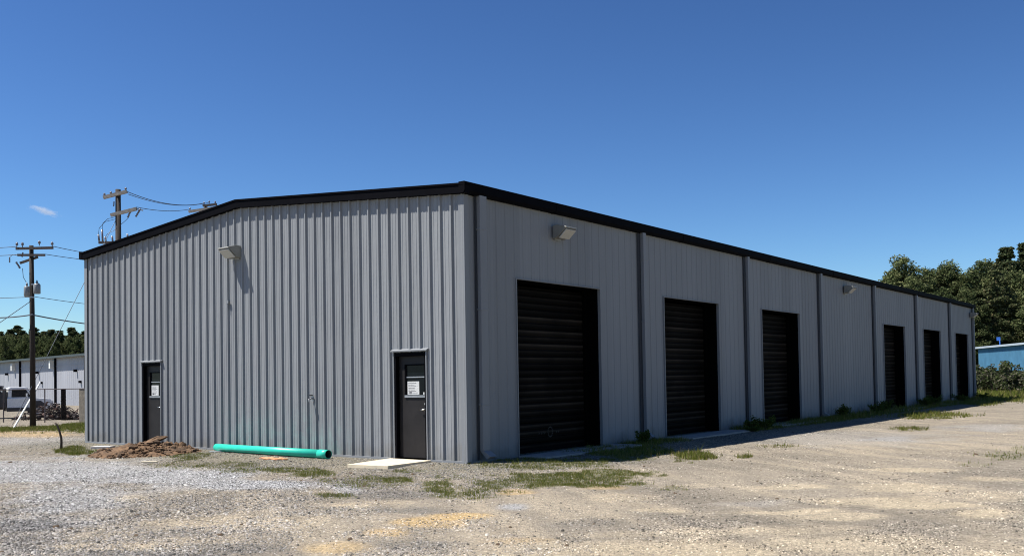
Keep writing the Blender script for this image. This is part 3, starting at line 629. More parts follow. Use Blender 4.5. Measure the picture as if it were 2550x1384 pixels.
mb = MB(); mb.add(*lumpy((0, 0, 0), 1, (1, 1, 1), 77, 3)); ax = (lat*1+Vector((0, 0, .38))).normalized(); ay = dpv; az = ax.cross(ay)
mb.v = [tuple(Vector((p.x, p.y, hz(p.x, p.y)+.24))+ax*v[0]*.36+ay*v[1]*.16+az*v[2]*.085) for v in mb.v]
o = mb.build('clay_slab', M['clay'], None, org=(p.x, p.y, .2)); tag(o, 'tilted long clay slab topmost on the clod heap', 'clay clod')
# orange clay scrap
mb = MB(); c0 = gnd(682, 1139)
for k in range(7):
    mb.add(*lumpy((c0[0]-.33+.11*k, c0[1]+.10*math.sin(k*2.1), hz(c0[0], c0[1])+.012), .11, (1, .8, .16), 200+k, 2))
o = mb.build('clay_scrap', M['orange'], None, org=(c0[0], c0[1], 0)); tag(o, 'flat orange scrap of clay on the ground below the teal pipe', 'clay scrap')
# stepping slab by the left corner
c1 = gnd(256, 1112); mb = MB(); mb.obox((c1[0], c1[1], hz(c1[0], c1[1])+.02), lat*.26, dpv*.16, (0, 0, .035)); o = mb.build('paving_slab', mat('pale paver', (.5, .46, .42), .9), None, org=(c1[0], c1[1], 0), bevel=.01)
tag(o, 'small pale slab lying left of the clay heap', 'slab')
for (px, py, l_, lab) in ((545, 1122, .22, 'short white scrap on the ground at the left end of the teal pipe'), (372, 1143, .17, 'pale wood scrap lying at the front foot of the clay heap')):
    c1 = gnd(px, py); mb = MB(); mb.obox((c1[0], c1[1], hz(c1[0], c1[1])+.018), lat*l_, dpv*.05, (0, 0, .012)); o = mb.build('wood_scrap', M['paper'] if px > 500 else M['plywood'], None, org=(c1[0], c1[1], 0)); tag(o, lab, 'scrap')
# bent dry stem
b0 = gnd(152, 1114); D0 = float((b0-CAM)@fw); pts = [b0+np.array([0, 0, hz(b0[0], b0[1])-.02])]+[dep(x, y, D0) for x, y in ((153, 1100), (152, 1088), (149, 1076), (145, 1064), (141, 1056), (137, 1052))]
mb = MB(); mb.path(pts, [.035, .033, .03, .028, .026, .024, .02], 8); o = mb.build('bent_stake', M['stick'], None, org=tuple(b0), smooth=True); tag(o, 'thin dark bent stake sticking out of the ground left of the building', 'stake')

# ------------------------------------------------------------------ plants: shared leaf builders
def leaf_quads(C, n_per, rad, size, rg, up_bias=.3, flat=1.0):
    n = len(C)*n_per; base = np.repeat(C, n_per, 0); rr = np.repeat(rad, n_per)
    d = rg.normal(size=(n, 3)); d /= np.linalg.norm(d, axis=1)[:, None]; d *= (rg.random(n)**.45*rr)[:, None]; d[:, 2] *= flat; P = base+d
    nrm = rg.normal(size=(n, 3)); nrm[:, 2] = np.abs(nrm[:, 2])+up_bias; nrm /= np.linalg.norm(nrm, axis=1)[:, None]
    t = np.cross(nrm, rg.normal(size=(n, 3))); t /= np.linalg.norm(t, axis=1)[:, None]; b = np.cross(nrm, t); s = (size*rg.uniform(.6, 1.4, n))[:, None]
    V = np.stack([P-t*s-b*s*.6, P+t*s-b*s*.6, P+t*s+b*s*.6, P-t*s+b*s*.6], 1).reshape(-1, 3); return V, np.arange(4*n).reshape(-1, 4)
M['leafH'] = leafmat('hardwood leaves', False, [(0, (.045, .062, .028)), (.35, (.072, .096, .040)), (.7, (.12, .142, .062)), (1, (.20, .205, .10))], .28, True)
M['leafP'] = leafmat('pine needles', False, [(0, (.036, .050, .025)), (.4, (.060, .078, .036)), (.8, (.10, .118, .055)), (1, (.17, .145, .08))], .22, True)
M['leafB'] = leafmat('bush leaves', False, [(0, (.035, .05, .02)), (.4, (.06, .08, .03)), (.75, (.10, .105, .06)), (1, (.17, .145, .12))], .3, True)
M['leafW'] = leafmat('weed leaves', False, [(0, (.04, .065, .015)), (.6, (.075, .11, .025)), (1, (.11, .14, .04))], .3)
M['bark'] = mat('tree bark', (.075, .060, .048), .95, var=.3, scale=3, bump=.5)
def hard_tree(seed, H, Rw, size=.125, dens=150, nc=150, low=.12):
    rg = np.random.default_rng(seed); C = []; rad = []
    while len(C) < nc:
        p = rg.uniform(-1, 1, 3); r = np.linalg.norm(p)
        if r > 1 or r < .35: continue
        z = H*(low+(1-low)*(p[2]*.5+.5)); k = Rw*(.75+.35*math.sin(3*math.atan2(p[1], p[0])+seed))
        tz = (z/H-low)/(1-low); env = (min(1, .55+tz*1.6))*(1-max(0, tz-.72)*1.5)
        C.append((p[0]*k*env, p[1]*k*env, z)); rad.append(rg.uniform(.55, 1.25)*Rw/4.4)
    C = np.array(C); rad = np.array(rad); V, Fc = leaf_quads(C, dens, rad, size, rg, .35, .75)
    crown = npmesh('crown', V, Fc, M['leafH'], link=False)
    mb = MB(); mb.path([(0, 0, -.3), (.1, 0, H*.3), (0, .15, H*.6), (.1, .1, H*.88)], [H*.018, H*.014, H*.008, H*.003], 8)
    for k in range(0, nc, 4): c = C[k]; z0_ = max(H*.14, c[2]-np.hypot(c[0], c[1])*.8); mb.path([(0.05, .05, z0_), (c[0]*.5, c[1]*.5, (z0_+c[2])/2+.2), tuple(c)], [H*.006, H*.004, H*.0015], 5)
    return crown, mb
def pine_tree(seed, H, Rw, size=.115, dens=150, low=.26):
    rg = np.random.default_rng(seed); C = []; rad = []; z = H*low
    while z < H*.985:
        t = (z/H-low)/(1-low); R0 = Rw*(.55+.9*t if t < .35 else (1-t)**.75*1.28)*rg.uniform(.65, 1.2); nb = rg.integers(3, 6)
        for k in range(nb):
            a = rg.uniform(0, 6.28); r = R0*rg.uniform(.45, 1); C.append((r*math.cos(a), r*math.sin(a), z+r*.12)); rad.append(rg.uniform(.5, .95)*Rw/3*(1.1-.5*t))
        z += H*.026
    C = np.array(C); rad = np.array(rad); V, Fc = leaf_quads(C, dens, rad, size, rg, .2, .6); crown = npmesh('crown', V, Fc, M['leafP'], link=False)
    mb = MB(); mb.path([(0, 0, -.3), (.05, 0, H*.4), (0, .08, H*.75), (0, 0, H*.99)], [H*.014, H*.011, H*.006, H*.001], 7)
    for c in C[::3]: mb.path([(0, 0, c[2]-.15*np.hypot(c[0], c[1])), tuple(c)], [H*.003, H*.001], 4)
    return crown, mb
protoT = {}
def tree(kind, variant, x, y, z, sc_, rz, label, cat, group):
    key = (kind, variant)
    if key not in protoT:
        c, mb = {'hard': lambda: hard_tree(100+variant, 20, 5.2), 'pine': lambda: pine_tree(300+variant, 20, 3.3)}[kind]()
        me = bpy.data.meshes.new('trunk'); me.from_pydata(mb.v, [], mb.f); me.materials.append(M['bark']); protoT[key] = (c, me)
    c, tr = protoT[key]; nm = {'hard': 'hardwood_tree', 'pine': 'pine_tree'}[kind]
    r = bpy.data.objects.new(nm, None); sc.collection.objects.link(r); r.location = (x, y, z); r.rotation_euler = (0, 0, rz); r.scale = sc_ if isinstance(sc_, tuple) else (sc_,)*3
    tag(r, label, cat, group)
    for q, n_ in ((c, 'crown'), (tr, 'trunk')):
        o = bpy.data.objects.new(n_, q); sc.collection.objects.link(o); o.parent = r
    return r
# right-hand wood edge: (photo px of the crown top, py of the top, distance, kind, variant, widen)
RT = [(2252, 648, 165, 'hard', 0, 1.15, 'rounded broad tree at the left end of the wood above the roof line'), (2312, 672, 172, 'hard', 1, 1.0, 'tree just right of the leftmost rounded one over the roof'),
      (2362, 658, 168, 'hard', 2, 1.1, 'broad flat topped tree in the middle of the wood over the roof'), (2430, 662, 166, 'hard', 3, 1.0, 'smaller crowned tree above the far end of the roof'),
      (2508, 612, 172, 'pine', 0, 1.25, 'tall pointed pine rising above the wood at the right'), (2556, 600, 176, 'pine', 1, 1.4, 'tall pine cut by the right edge of the photo'),
      (2475, 690, 163, 'hard', 1, .9, 'green tree at the foot of the tall pine behind the blue building'), (2530, 680, 166, 'hard', 2, 1.0, 'full leafed tree before the pine at the right edge'),
      (2410, 730, 160, 'hard', 0, .9, 'lower tree right behind the far corner of the grey building'), (2452, 768, 159, 'hard', 3, 1.1, 'low dark tree between the far corner and the blue building'),
      (2340, 725, 150, 'hard', 3, 1.0, 'tree half hidden behind the roof near its far end'), (2280, 700, 158, 'hard', 2, .9, 'tree just peeking over the black eave at the left of the wood'), (2215, 690, 168, 'hard', 1, .8, 'small crowned tree lowest at the left end of the wood'),
      (2510, 740, 160, 'hard', 0, .9, 'dark bushy tree just behind the blue roof'), (2560, 735, 162, 'hard', 1, 1.0, 'leafy tree over the blue roof at the right edge'), (2482, 655, 160, 'pine', 2, 1.1, 'narrow pine left of the tallest pine'),
      (2395, 690, 176, 'pine', 2, 1.3, 'dark pine behind the broad trees over the roof end'), (2640, 640, 150, 'hard', 2, 1.3, None), (2620, 720, 160, 'hard', 3, 1.1, None), (2720, 660, 150, 'pine', 0, 1.2, None), (2700, 740, 162, 'hard', 0, 1.2, None)]
for k, (px, py, D, kind, vr, wd, lab) in enumerate(RT):
    p = dep(px, py, D); s = (p[2]+.3)/20*(1.02 if kind == 'hard' else 1.0)
    tree(kind, vr, p[0], p[1], hz(p[0], p[1]), (s*wd, s*wd, s), k*1.7, lab or 'tree of the wood beyond the right edge of the photo', 'tree', 'trees of the wood behind the building')
for k in range(16):    # second rank closing the wood
    px = 2190+k*34; D = 188+8*math.sin(k*2.1); p = dep(px, 700 if px < 2215 else 676 if px < 2455 else 650, D); s = p[2]/20
    tree('hard' if k % 3 else 'pine', k % 4 if k % 3 else k % 3, p[0], p[1], hz(p[0], p[1]), (s*1.25, s*1.25, s), k*2.3, 'tree deep in the wood filling the gaps between the front crowns', 'tree', 'back trees of the wood')
# left-hand pine line
for k in range(30):
    px = -95+k*12.5+6*math.sin(k*3.7); D = 246+9*math.sin(k*1.9); top = [818, 826, 814, 822, 816, 829, 808, 821][k % 8]-(6 if k in (11,) else 0)
    if k == 11: top = 803
    p = dep(px, top, D); s = p[2]/20
    tree('pine', k % 3, p[0], p[1], hz(p[0], p[1]), (s*1.45, s*1.45, s), k*1.3, 'dark pine of the even far tree line beyond the low grey building', 'pine tree', 'pines of the far tree line')
for k in range(18):
    px = -90+k*20; p = dep(px, 832, 232+5*math.sin(k*2.2)); s = p[2]/20
    tree('hard', k % 4, p[0], p[1], hz(p[0], p[1]), (s*.8, s*.8, s), k, 'dense understory tree below the far pine line', 'tree', 'understory of the far tree line')

# bushes by the blue building
def bush(px, py, D, h, w_, seed, label, dead=.0):
    b = dep(px, py, D); z = hz(b[0], b[1]); rg = np.random.default_rng(seed); C = []; rad = []
    for _ in range(46):
        a = rg.uniform(0, 6.28); r = rg.random()**.5; C.append((math.cos(a)*r*w_/2, math.sin(a)*r*w_/2, h*(.12+.78*rg.random()*(1-.45*r)))); rad.append(rg.uniform(.25, .5))
    C = np.array(C); V, Fc = leaf_quads(C, 75, np.array(rad), .07, rg, .3, .9); root = empty('bush', (b[0], b[1], z), label, 'bush', 'bushes before the blue building')
    me = npmesh('foliage', V, Fc, M['leafB'], link=False); o = bpy.data.objects.new('foliage', me); sc.collection.objects.link(o); o.parent = root
    mb = MB()
    for c in C: mb.path([(c[0]*.15, c[1]*.15, -.05), (c[0]*.6, c[1]*.6, c[2]*.6), (c[0]*1.05, c[1]*1.05, c[2]+.3)], [.03, .02, .008], 5)
    me = bpy.data.meshes.new('stems'); me.from_pydata(mb.v, [], mb.f); me.materials.append(M['bark']); o = bpy.data.objects.new('stems', me); sc.collection.objects.link(o); o.parent = root
bush(2458, 972, 73, 2.5, 3.0, 1, 'greyish bush right beside the far corner of the building')
bush(2500, 972, 70, 2.6, 3.2, 2, 'tallest green topped bush in front of the blue wall')
bush(2540, 970, 68, 2.0, 2.8, 3, 'lower twiggy bush at the right edge of the photo')
bush(2478, 968, 78, 2.7, 3.0, 6, 'bush standing behind the two greyish ones')
bush(2585, 966, 72, 2.2, 3.4, 4, 'bush just outside the right edge')

# blue metal building
a, b = dep(2436, 866, 138), dep(2600, 852, 113); a, b = Vector((a[0], a[1], 0)), Vector((b[0], b[1], 0))
dirn = (b-a).normalized(); nrm = Vector((-dirn.y, dirn.x, 0))
if nrm.dot(Vector((CAM[0], CAM[1], 0))-a) > 0: nrm = -nrm
b = a+dirn*44; zb = hz(a.x, a.y)-.3; H = dep(2436, 866, 138)[2]
M['blue'] = mat('blue wall sheet', (.07, .19, .30), .6, var=.15, scale=.6, spec=.2); M['bluelight'] = mat('pale roof rim', (.36, .42, .47), .5); M['bluepaint'] = mat('bright blue paint', (.03, .14, .50), .5)
blu = empty('blue_building', (a.x, a.y, zb), 'low blue ribbed metal building behind the bushes at the right', 'building')
mb = MB(); n = int(44/.30)
for k in range(n):
    p0 = a+dirn*(44*k/n); p1 = a+dirn*(44*(k+.72)/n); p2 = a+dirn*(44*(k+.80)/n); p3 = a+dirn*(44*(k+.92)/n); p4 = a+dirn*(44*(k+1)/n); o_ = -nrm*.05
    P = [p0, p1, p2+o_, p3+o_, p4]
    for u, v in zip(P, P[1:]): mb.add([(u.x, u.y, zb), (v.x, v.y, zb), (v.x, v.y, H), (u.x, u.y, H)], [(0, 1, 2, 3)])
mb.build('wall', M['blue'], blu)
mb = MB(); c, d = a+nrm*16, b+nrm*16
mb.add([(a.x, a.y, zb), (a.x, a.y, H), (c.x, c.y, H), (c.x, c.y, zb)], [(0, 1, 2, 3)]); mb.add([(b.x, b.y, zb), (b.x, b.y, H), (d.x, d.y, H), (d.x, d.y, zb)], [(0, 1, 2, 3)]); mb.add([(c.x, c.y, zb), (c.x, c.y, H), (d.x, d.y, H), (d.x, d.y, zb)], [(0, 1, 2, 3)])
mb.build('end_walls', M['blue'], blu)
mb = MB(); e = nrm*8; r1, r2 = a+e, b+e; A, B, Cc, Dd = a-nrm*.3-dirn*.3, b-nrm*.3+dirn*.3, d+nrm*.3+dirn*.3, c+nrm*.3-dirn*.3; r1 = r1-dirn*.3; r2 = r2+dirn*.3
mb.add([(*A.xy, H+.02), (*B.xy, H+.02), (*r2.xy, H+.42), (*r1.xy, H+.42), (*Cc.xy, H+.02), (*Dd.xy, H+.02)], [(0, 1, 2, 3), (3, 2, 4, 5)]); mb.build('roof', M['bluelight'], blu)
mb = MB(); mb.bar((*(a-nrm*.32-dirn*.3).xy, H), (*(b-nrm*.32+dirn*.3).xy, H), .12, .26); mb.build('eave_trim', M['bluelight'], blu)
q = dep(2490, 858, 131); root = empty('roof_mast', (q[0], q[1], H-.1), 'small bright blue mast sticking up over the blue building roof', 'mast')
mb = MB(); mb.tube((q[0], q[1], H-.15), (q[0], q[1], H+.95), .07); mb.build('post', M['bluepaint'], root)
mb = MB(); mb.obox((q[0]-.15, q[1], H+1.05), (.22, .1, 0), (0, .08, 0), (0, 0, .24)); mb.build('head', M['bluepaint'], root, bevel=.03)

# ------------------------------------------------------------------ weeds at the foot of the long wall
def weed(x, y, h, w_, seed, label):
    rg = np.random.default_rng(seed); z = hz(x, y); root = empty('weed', (x, y, z), label, 'weed', 'weeds along the long wall'); mb = MB(); C = []
    for k in range(16):
        a = rg.uniform(0, 6.28); l = rg.uniform(.3, 1); t = (math.cos(a)*w_*.5*l, math.sin(a)*w_*.35*l, h*rg.uniform(.5, 1))
        t = (max(t[0], .08-x if False else t[0]), t[1], t[2]); mb.path([(0, 0, -.02), (t[0]*.4, t[1]*.4, t[2]*.6), t], [.010, .007, .003], 5)
        for f in (.45, .6, .75, .9, 1): C.append((t[0]*f, t[1]*f, t[2]*(.2+.8*f)))
    me = bpy.data.meshes.new('stems'); me.from_pydata(mb.v, [], mb.f); me.materials.append(M['stick']); o = bpy.data.objects.new('stems', me); sc.collection.objects.link(o); o.parent = root
    V, Fc = leaf_quads(np.array(C), 14, np.full(len(C), .11*h/.5), .020, rg, .3); me = npmesh('leaves', V, Fc, M['leafW'], link=False); o = bpy.data.objects.new('leaves', me); sc.collection.objects.link(o); o.parent = root
for k, (x, y, h, w_, lab) in enumerate([(.55, 5.95, .40, .5, 'spiky dark weed between the two nearest roll-up doors'), (.75, 13.0, .62, 1.1, 'big dark leafy weed left of the third roll-up door'), (.6, 12.3, .45, .7, 'lower weed beside the big leafy one by the third roll-up door'), (.5, 20.8, .75, .8, 'tall weed against the wall where the doorless bay begins'),
                                        (.6, 24.6, .55, 1.3, 'spreading weed under the doorless bay'), (.5, 26.0, .8, 1.0, 'tall weed at the downspout after the doorless bay'), (.55, 32.6, .7, 1.2, 'weed between the fourth and fifth roll-up doors'), (.6, 33.8, .8, 1.2, 'taller weed just left of the fifth roll-up door'),
                                        (.6, 39.6, .7, 1.2, 'weed between the fifth and last roll-up doors'), (.5, 45.6, .6, 1.0, 'weed at the far corner of the long wall'), (.9, 11.7, .25, .5, 'small weed by the apron of the second roll-up door')]):
    weed(x, y, h*.62 if k else h*.8, w_*.8, 50+k, lab)

# ------------------------------------------------------------------ utility poles and wires
def cross(mb_, c, half, dz=0, t=.10):
    c = Vector(c); half = Vector(half); mb_.bar(c-half, c+half, t, t*1.2); return mb_
def insul(root, p, h=.22, name='insulator'):
    p = Vector(p); mb = MB(); mb.path([p, p+Vector((0, 0, h*.35)), p+Vector((0, 0, h*.5)), p+Vector((0, 0, h*.8)), p+Vector((0, 0, h))], [.015, .02, .06, .05, .02], 8); return mb.build(name, M['porcelain'], root, True)
def hangb(root, p, q, r=.05, name='insulator'):
    mb = MB(); p, q = Vector(p), Vector(q); n = 5; pts = []; rs = []
    for k in range(n*2+1): pts.append(p.lerp(q, k/(n*2))); rs.append(r if k % 2 else r*.45)
    mb.path(pts, rs, 8); return mb.build(name, M['porcelain'], root, True)
W3 = lambda p: tuple(float(v) for v in p)
# near-left pole
D1 = 39.5; base = gnd(82, 1056); top = W3(dep(78, 611, D1)); b1 = (base[0], base[1], hz(base[0], base[1])-.2)
p1 = empty('utility_pole', (base[0], base[1], hz(base[0], base[1])), 'shorter wooden utility pole with two grey transformers left of the building', 'utility pole', 'utility poles')
mb = MB(); mb.path([b1, tuple((Vector(b1)+Vector(top))/2+Vector((.03, 0, 0))), top], [.125, .105, .085], 12); mb.build('pole', M['wood'], p1, True)
def seg(px0, py0, px1, py1, D, t, m, root, name): mb = MB(); mb.bar(W3(dep(px0, py0, D)), W3(dep(px1, py1, D)), t, t*1.15); return mb.build(name, m, root)
seg(40, 619, 132, 617, D1-.12, .09, M['darkarm'], p1, 'crossarm'); seg(44, 635, 112, 635, D1-.13, .08, M['darkarm'], p1, 'crossarm'); seg(50, 655, 94, 640, D1+.10, .08, M['darkarm'], p1, 'crossarm')
for px, py in ((42, 616), (56, 616), (98, 612), (130, 615)): insul(p1, dep(px, py, D1-.12))
hangb(p1, dep(57, 628, D1-.1), dep(55, 640, D1-.1), .04); hangb(p1, dep(40, 652, D1+.1), dep(50, 668, D1+.1), .05); hangb(p1, dep(24, 640, D1+.1), dep(24, 654, D1+.1), .035)
for px, py, h_, lab in ((92, 719, 1, None), (67, 725, 1, None)):
    c = Vector(W3(dep(px, py, D1-.05))); r_ = .14 if px > 80 else .12; hh = .21
    mb = MB(); mb.path([c-Vector((0, 0, hh)), c-Vector((0, 0, hh-.02)), c+Vector((0, 0, hh-.05)), c+Vector((0, 0, hh))], [r_*.9, r_, r_, r_*.8], 18); tk = mb.build('transformer', M['tank'], p1, True)
    mb = MB(); mb.path([c+Vector((0, 0, hh)), c+Vector((0, 0, hh+.07)), c+Vector((0, 0, hh+.16))], [.03, .045, .015], 8); mb.build('bushing', M['porcelain'], tk, True)
seg(96, 706, 78, 708, D1-.03, .05, M['galv'], p1, 'bracket'); seg(62, 738, 84, 740, D1-.03, .05, M['galv'], p1, 'bracket')
mb = MB(); mb.path([W3(dep(56, 668, D1)), W3(dep(58, 690, D1)), W3(dep(66, 704, D1))], .012, 5); mb.path([W3(dep(24, 640, D1)), W3(dep(32, 634, D1)), W3(dep(44, 636, D1))], .012, 5); mb.build('jumper', M['wire'], p1)
# taller pole behind the roof
D2 = 45.0; t2 = Vector(W3(dep(294, 472, D2))); b2x, b2y = t2.x, t2.y
p2 = empty('utility_pole', (b2x, b2y, hz(b2x, b2y)), 'taller dark utility pole rising behind the left roof slope', 'utility pole', 'utility poles')
mb = MB(); mb.path([(b2x, b2y, hz(b2x, b2y)-.3), (b2x, b2y, 5), tuple(t2)], [.18, .15, .12], 12); mb.build('pole', M['wood'], p2, True)
seg(258, 492, 316, 477, D2-.16, .13, M['arm'], p2, 'crossarm'); seg(276, 536, 340, 520, D2-.16, .13, M['arm'], p2, 'crossarm')
for px, py in ((260, 490), (276, 486), (313, 476)): insul(p2, dep(px, py, D2-.16), .18)
hangb(p2, dep(326, 524, D2-.1), dep(318, 542, D2-.1), .06); hangb(p2, dep(350, 520, D2-.1), dep(338, 540, D2-.1), .06); hangb(p2, dep(284, 502, D2-.1), dep(283, 514, D2-.1), .04)
seg(340, 520, 356, 524, D2-.1, .05, M['galv'], p2, 'bracket')
for px, y0, y1 in ((245, 584, 600), (254, 572, 606), (262, 590, 606), (279, 588, 604), (317, 583, 596)):
    mb = MB(); mb.tube(W3(dep(px, y0, D2-.2)), W3(dep(px+2, y1, D2-.2)), .045, 8); mb.build('fuse_cutout', M['porcelain'], p2, True)
seg(246, 604, 330, 604, D2-.2, .10, M['darkarm'], p2, 'crossarm')
mb = MB()
for pts in ([(290, 540), (268, 545), (256, 556), (255, 572)], [(290, 545), (262, 552), (247, 568), (245, 584)], [(300, 560), (312, 550), (320, 542)], [(262, 590), (268, 582), (282, 575), (290, 570)], [(300, 500), (296, 512), (288, 520)]): mb.path([W3(dep(x, y, D2-.1)) for x, y in pts], .012, 5)
mb.build('jumper', M['wire'], p2)
# third pole peeking over the roof
D3 = 62.0; t3 = Vector(W3(dep(512, 512, D3)))
p3 = empty('utility_pole', (t3.x, t3.y, hz(t3.x, t3.y)), 'crossarm tips of a farther utility pole peeking over the roof slope', 'utility pole', 'utility poles')
mb = MB(); mb.tube((t3.x, t3.y, hz(t3.x, t3.y)-.3), tuple(t3), .17, 10, .12); mb.build('pole', M['wood'], p3, True)
seg(470, 527, 545, 516, D3-.2, .14, M['arm'], p3, 'crossarm'); seg(505, 512, 540, 509, D3-.2, .12, M['darkarm'], p3, 'crossarm')
for px, py in ((473, 525), (508, 511), (521, 508), (536, 509)): insul(p3, dep(px, py, D3-.2), .22)
# wires
def wire(p, q, sag, r, label, n=14):
    p, q = Vector(W3(p)), Vector(W3(q)); mb = MB(); mb.path([p.lerp(q, k/n)-Vector((0, 0, sag*4*(k/n)*(1-k/n))) for k in range(n+1)], r, 6)
    o = mb.build('power_line', M['wire'], None, org=tuple(p)); tag(o, label, 'wire', 'overhead wires'); return o
wire(dep(130, 613, D1-.12), dep(420, 640, 60), .25, .014, 'upper thin wire running right from the transformer pole to behind the building')
wire(dep(112, 633, D1-.13), dep(420, 652, 60), .2, .014, 'second thin wire running right from the transformer pole')
wire(dep(42, 614, D1-.12), dep(-140, 618, 42), .05, .014, 'upper thin wire running left from the transformer pole top')
wire(dep(44, 634, D1-.13), dep(-140, 636, 42), .05, .014, 'second thin wire running left below the upper one')
wire(dep(88, 739, D1), dep(420, 768, 58), .15, .013, 'thin low wire running right below the transformers')
wire(dep(78, 739, D1), dep(-140, 740, 42), .05, .013, 'thin low wire running left below the transformers')
wire(dep(82, 784, D1-.1), dep(420, 812, 58), .25, .028, 'thick cable running right from the transformer pole above the tree line')
wire(dep(82, 783, D1-.1), dep(-140, 776, 42), .2, .028, 'thick cable running left from the transformer pole above the tree line')
wire(dep(76, 750, D1), dep(-75, 855, 36), .0, .014, 'slanting guy wire from the transformer pole down to the left edge')
wire(dep(313, 476, D2-.16), dep(508, 506, D3-.2), .35, .018, 'upper wire from the tall pole to the crossarm peeking over the roof')
wire(dep(320, 484, D2-.16), dep(521, 504, D3-.2), .35, .016, 'middle wire from the tall pole toward the farther crossarm')
wire(dep(340, 516, D2-.16), dep(473, 521, D3-.2), .15, .018, 'lower wire from the tall pole to the far crossarm end')
ga = gnd(31, 1060); wire(tuple(np.array(ga)+[0, 0, .05]), dep(290, 545, D2), .0, .012, 'long slanting guy wire from the ground to the tall pole')
# guy guard
g1 = np.array(dep(100, 952, 41.5)); ga2 = np.array([ga[0], ga[1], hz(ga[0], ga[1])-.05]); mb = MB(); mb.tube(W3(ga2), W3(g1), .038, 10); o = mb.build('guy_guard', M['guard'], None, org=W3(ga2)); tag(o, 'leaning pale guy wire guard in front of the white truck', 'guy guard')

# ------------------------------------------------------------------ left background: long grey building
a = Vector(W3(dep(-60, 905, 122))); b = Vector(W3(dep(230, 884, 90))); H = 4.62; a.z = b.z = 0
dirn = (b-a).normalized(); a2 = a-dirn*30; b2 = b+dirn*20; nrm = Vector((dirn.y, -dirn.x, 0))
if nrm.dot(Vector((CAM[0], CAM[1], 0))-a) < 0: nrm = -nrm
L2 = (b2-a2).length; zb = -.5
M['far'] = mat('pale grey wall sheet', (.33, .34, .37), .6, var=.08, scale=.4, stretch=(1, 1, .3)); M['faroof'] = mat('dark green grey roof', (.045, .055, .055), .5)
gb = empty('grey_warehouse', (a2.x, a2.y, zb), 'long low pale grey building with dark downspouts behind the truck', 'building')
mb = MB(); n = int(L2/.6)
for k in range(n):
    P = [a2+dirn*(L2*k/n), a2+dirn*(L2*(k+.75)/n), a2+dirn*(L2*(k+.82)/n)+nrm*.018, a2+dirn*(L2*(k+.94)/n)+nrm*.018, a2+dirn*(L2*(k+1)/n)]
    for u, v in zip(P, P[1:]): mb.add([(u.x, u.y, zb), (v.x, v.y, zb), (v.x, v.y, H), (u.x, u.y, H)], [(0, 1, 2, 3)])
mb.build('wall', M['far'], gb)
mb = MB(); c, d = a2-nrm*14, b2-nrm*14
mb.add([(*a2.xy, zb), (*a2.xy, H), (*c.xy, H), (*c.xy, zb)], [(0, 1, 2, 3)]); mb.add([(*b2.xy, zb), (*b2.xy, H), (*d.xy, H), (*d.xy, zb)], [(0, 1, 2, 3)]); mb.add([(*c.xy, zb), (*c.xy, H), (*d.xy, H), (*d.xy, zb)], [(0, 1, 2, 3)]); mb.build('end_walls', M['far'], gb)
mb = MB(); A, B, C1, D_ = a2+nrm*.55, b2+nrm*.55, b2-nrm*7, a2-nrm*7
mb.add([(*A.xy, H+.02), (*B.xy, H+.02), (*C1.xy, H+.35), (*D_.xy, H+.35), (*(d-nrm*.3).xy, H), (*(c-nrm*.3).xy, H)], [(0, 1, 2, 3), (3, 2, 4, 5)]); mb.build('roof', M['faroof'], gb)
mb = MB(); mb.bar((*(a2+nrm*.57).xy, H), (*(b2+nrm*.57).xy, H), .08, .22); mb.build('eave_trim', M['faroof'], gb)
mb = MB(); mb.bar((*(a2+nrm*.06).xy, H-.9+.0), (*(b2+nrm*.06).xy, H-.9), .02, .03); mb.build('panel_seam', M['far'], gb)
def on_wall(px):       # where the ray of a photo column meets the wall
    r_ = ray(px, 960); A_ = np.array([[dirn.x, -r_[0]], [dirn.y, -r_[1]]]); s, t = np.linalg.solve(A_, np.array([CAM[0]-a2.x, CAM[1]-a2.y])); return a2+dirn*s
for px in (-110, 52, 140, 215):
    p = on_wall(px)+nrm*.10; mb = MB(); mb.bar((*p.xy, zb), (*p.xy, H), .24, .16, tuple(nrm)); mb.build('downspout', M['black'], gb)
for px in (-60, 20, 97, 192):
    p = on_wall(px)+nrm*.16; mb = MB(); mb.obox((p.x, p.y, H-1.5), dirn*.13, nrm*.16, (0, 0, .13)); mb.build('wall_lamp', M['black'], gb)
for px in (37, 133):
    p = on_wall(px)+nrm*.2; mb = MB(); mb.obox((p.x, p.y, H-.75), dirn*.2, nrm*.2, (0, 0, .40)); mb.build('vent_box', M['guard'], gb)
for px in (105, 202):
    p = on_wall(px)+nrm*.1; mb = MB(); mb.obox((p.x, p.y, 2.0), dirn*.2, nrm*.1, (0, 0, .12)); mb.build('meter_box', M['black'], gb)

# ------------------------------------------------------------------ chain link fence
f0, f1 = dep(-90, 968, 53), dep(216, 967, 50); f0, f1 = Vector((f0[0], f0[1], 0)), Vector((f1[0], f1[1], 0)); fd = (f1-f0).normalized(); f1 = f1+fd*6; FL = (f1-f0).length
zf = lambda p: hz(p.x, p.y)
fen = empty('chain_link_fence', (f0.x, f0.y, zf(f0)), 'chain link fence with brown top rail in front of the truck', 'fence')
def fz(t): p = f0+fd*t; return zf(p)
zt = 1.46
for k, t in enumerate(np.linspace(0, FL, 6)):
    p = f0+fd*t; mb = MB(); mb.tube((p.x, p.y, fz(t)-.1), (p.x, p.y, zt+.03), .03); mb.build('post', M['bronze'], fen)
mb = MB(); mb.tube((f0.x, f0.y, zt), (f1.x, f1.y, zt), .024, 8); mb.build('top_rail', M['bronze'], fen)
mb = MB(); st = .075; nn = int(FL/st); hgt = 1.75
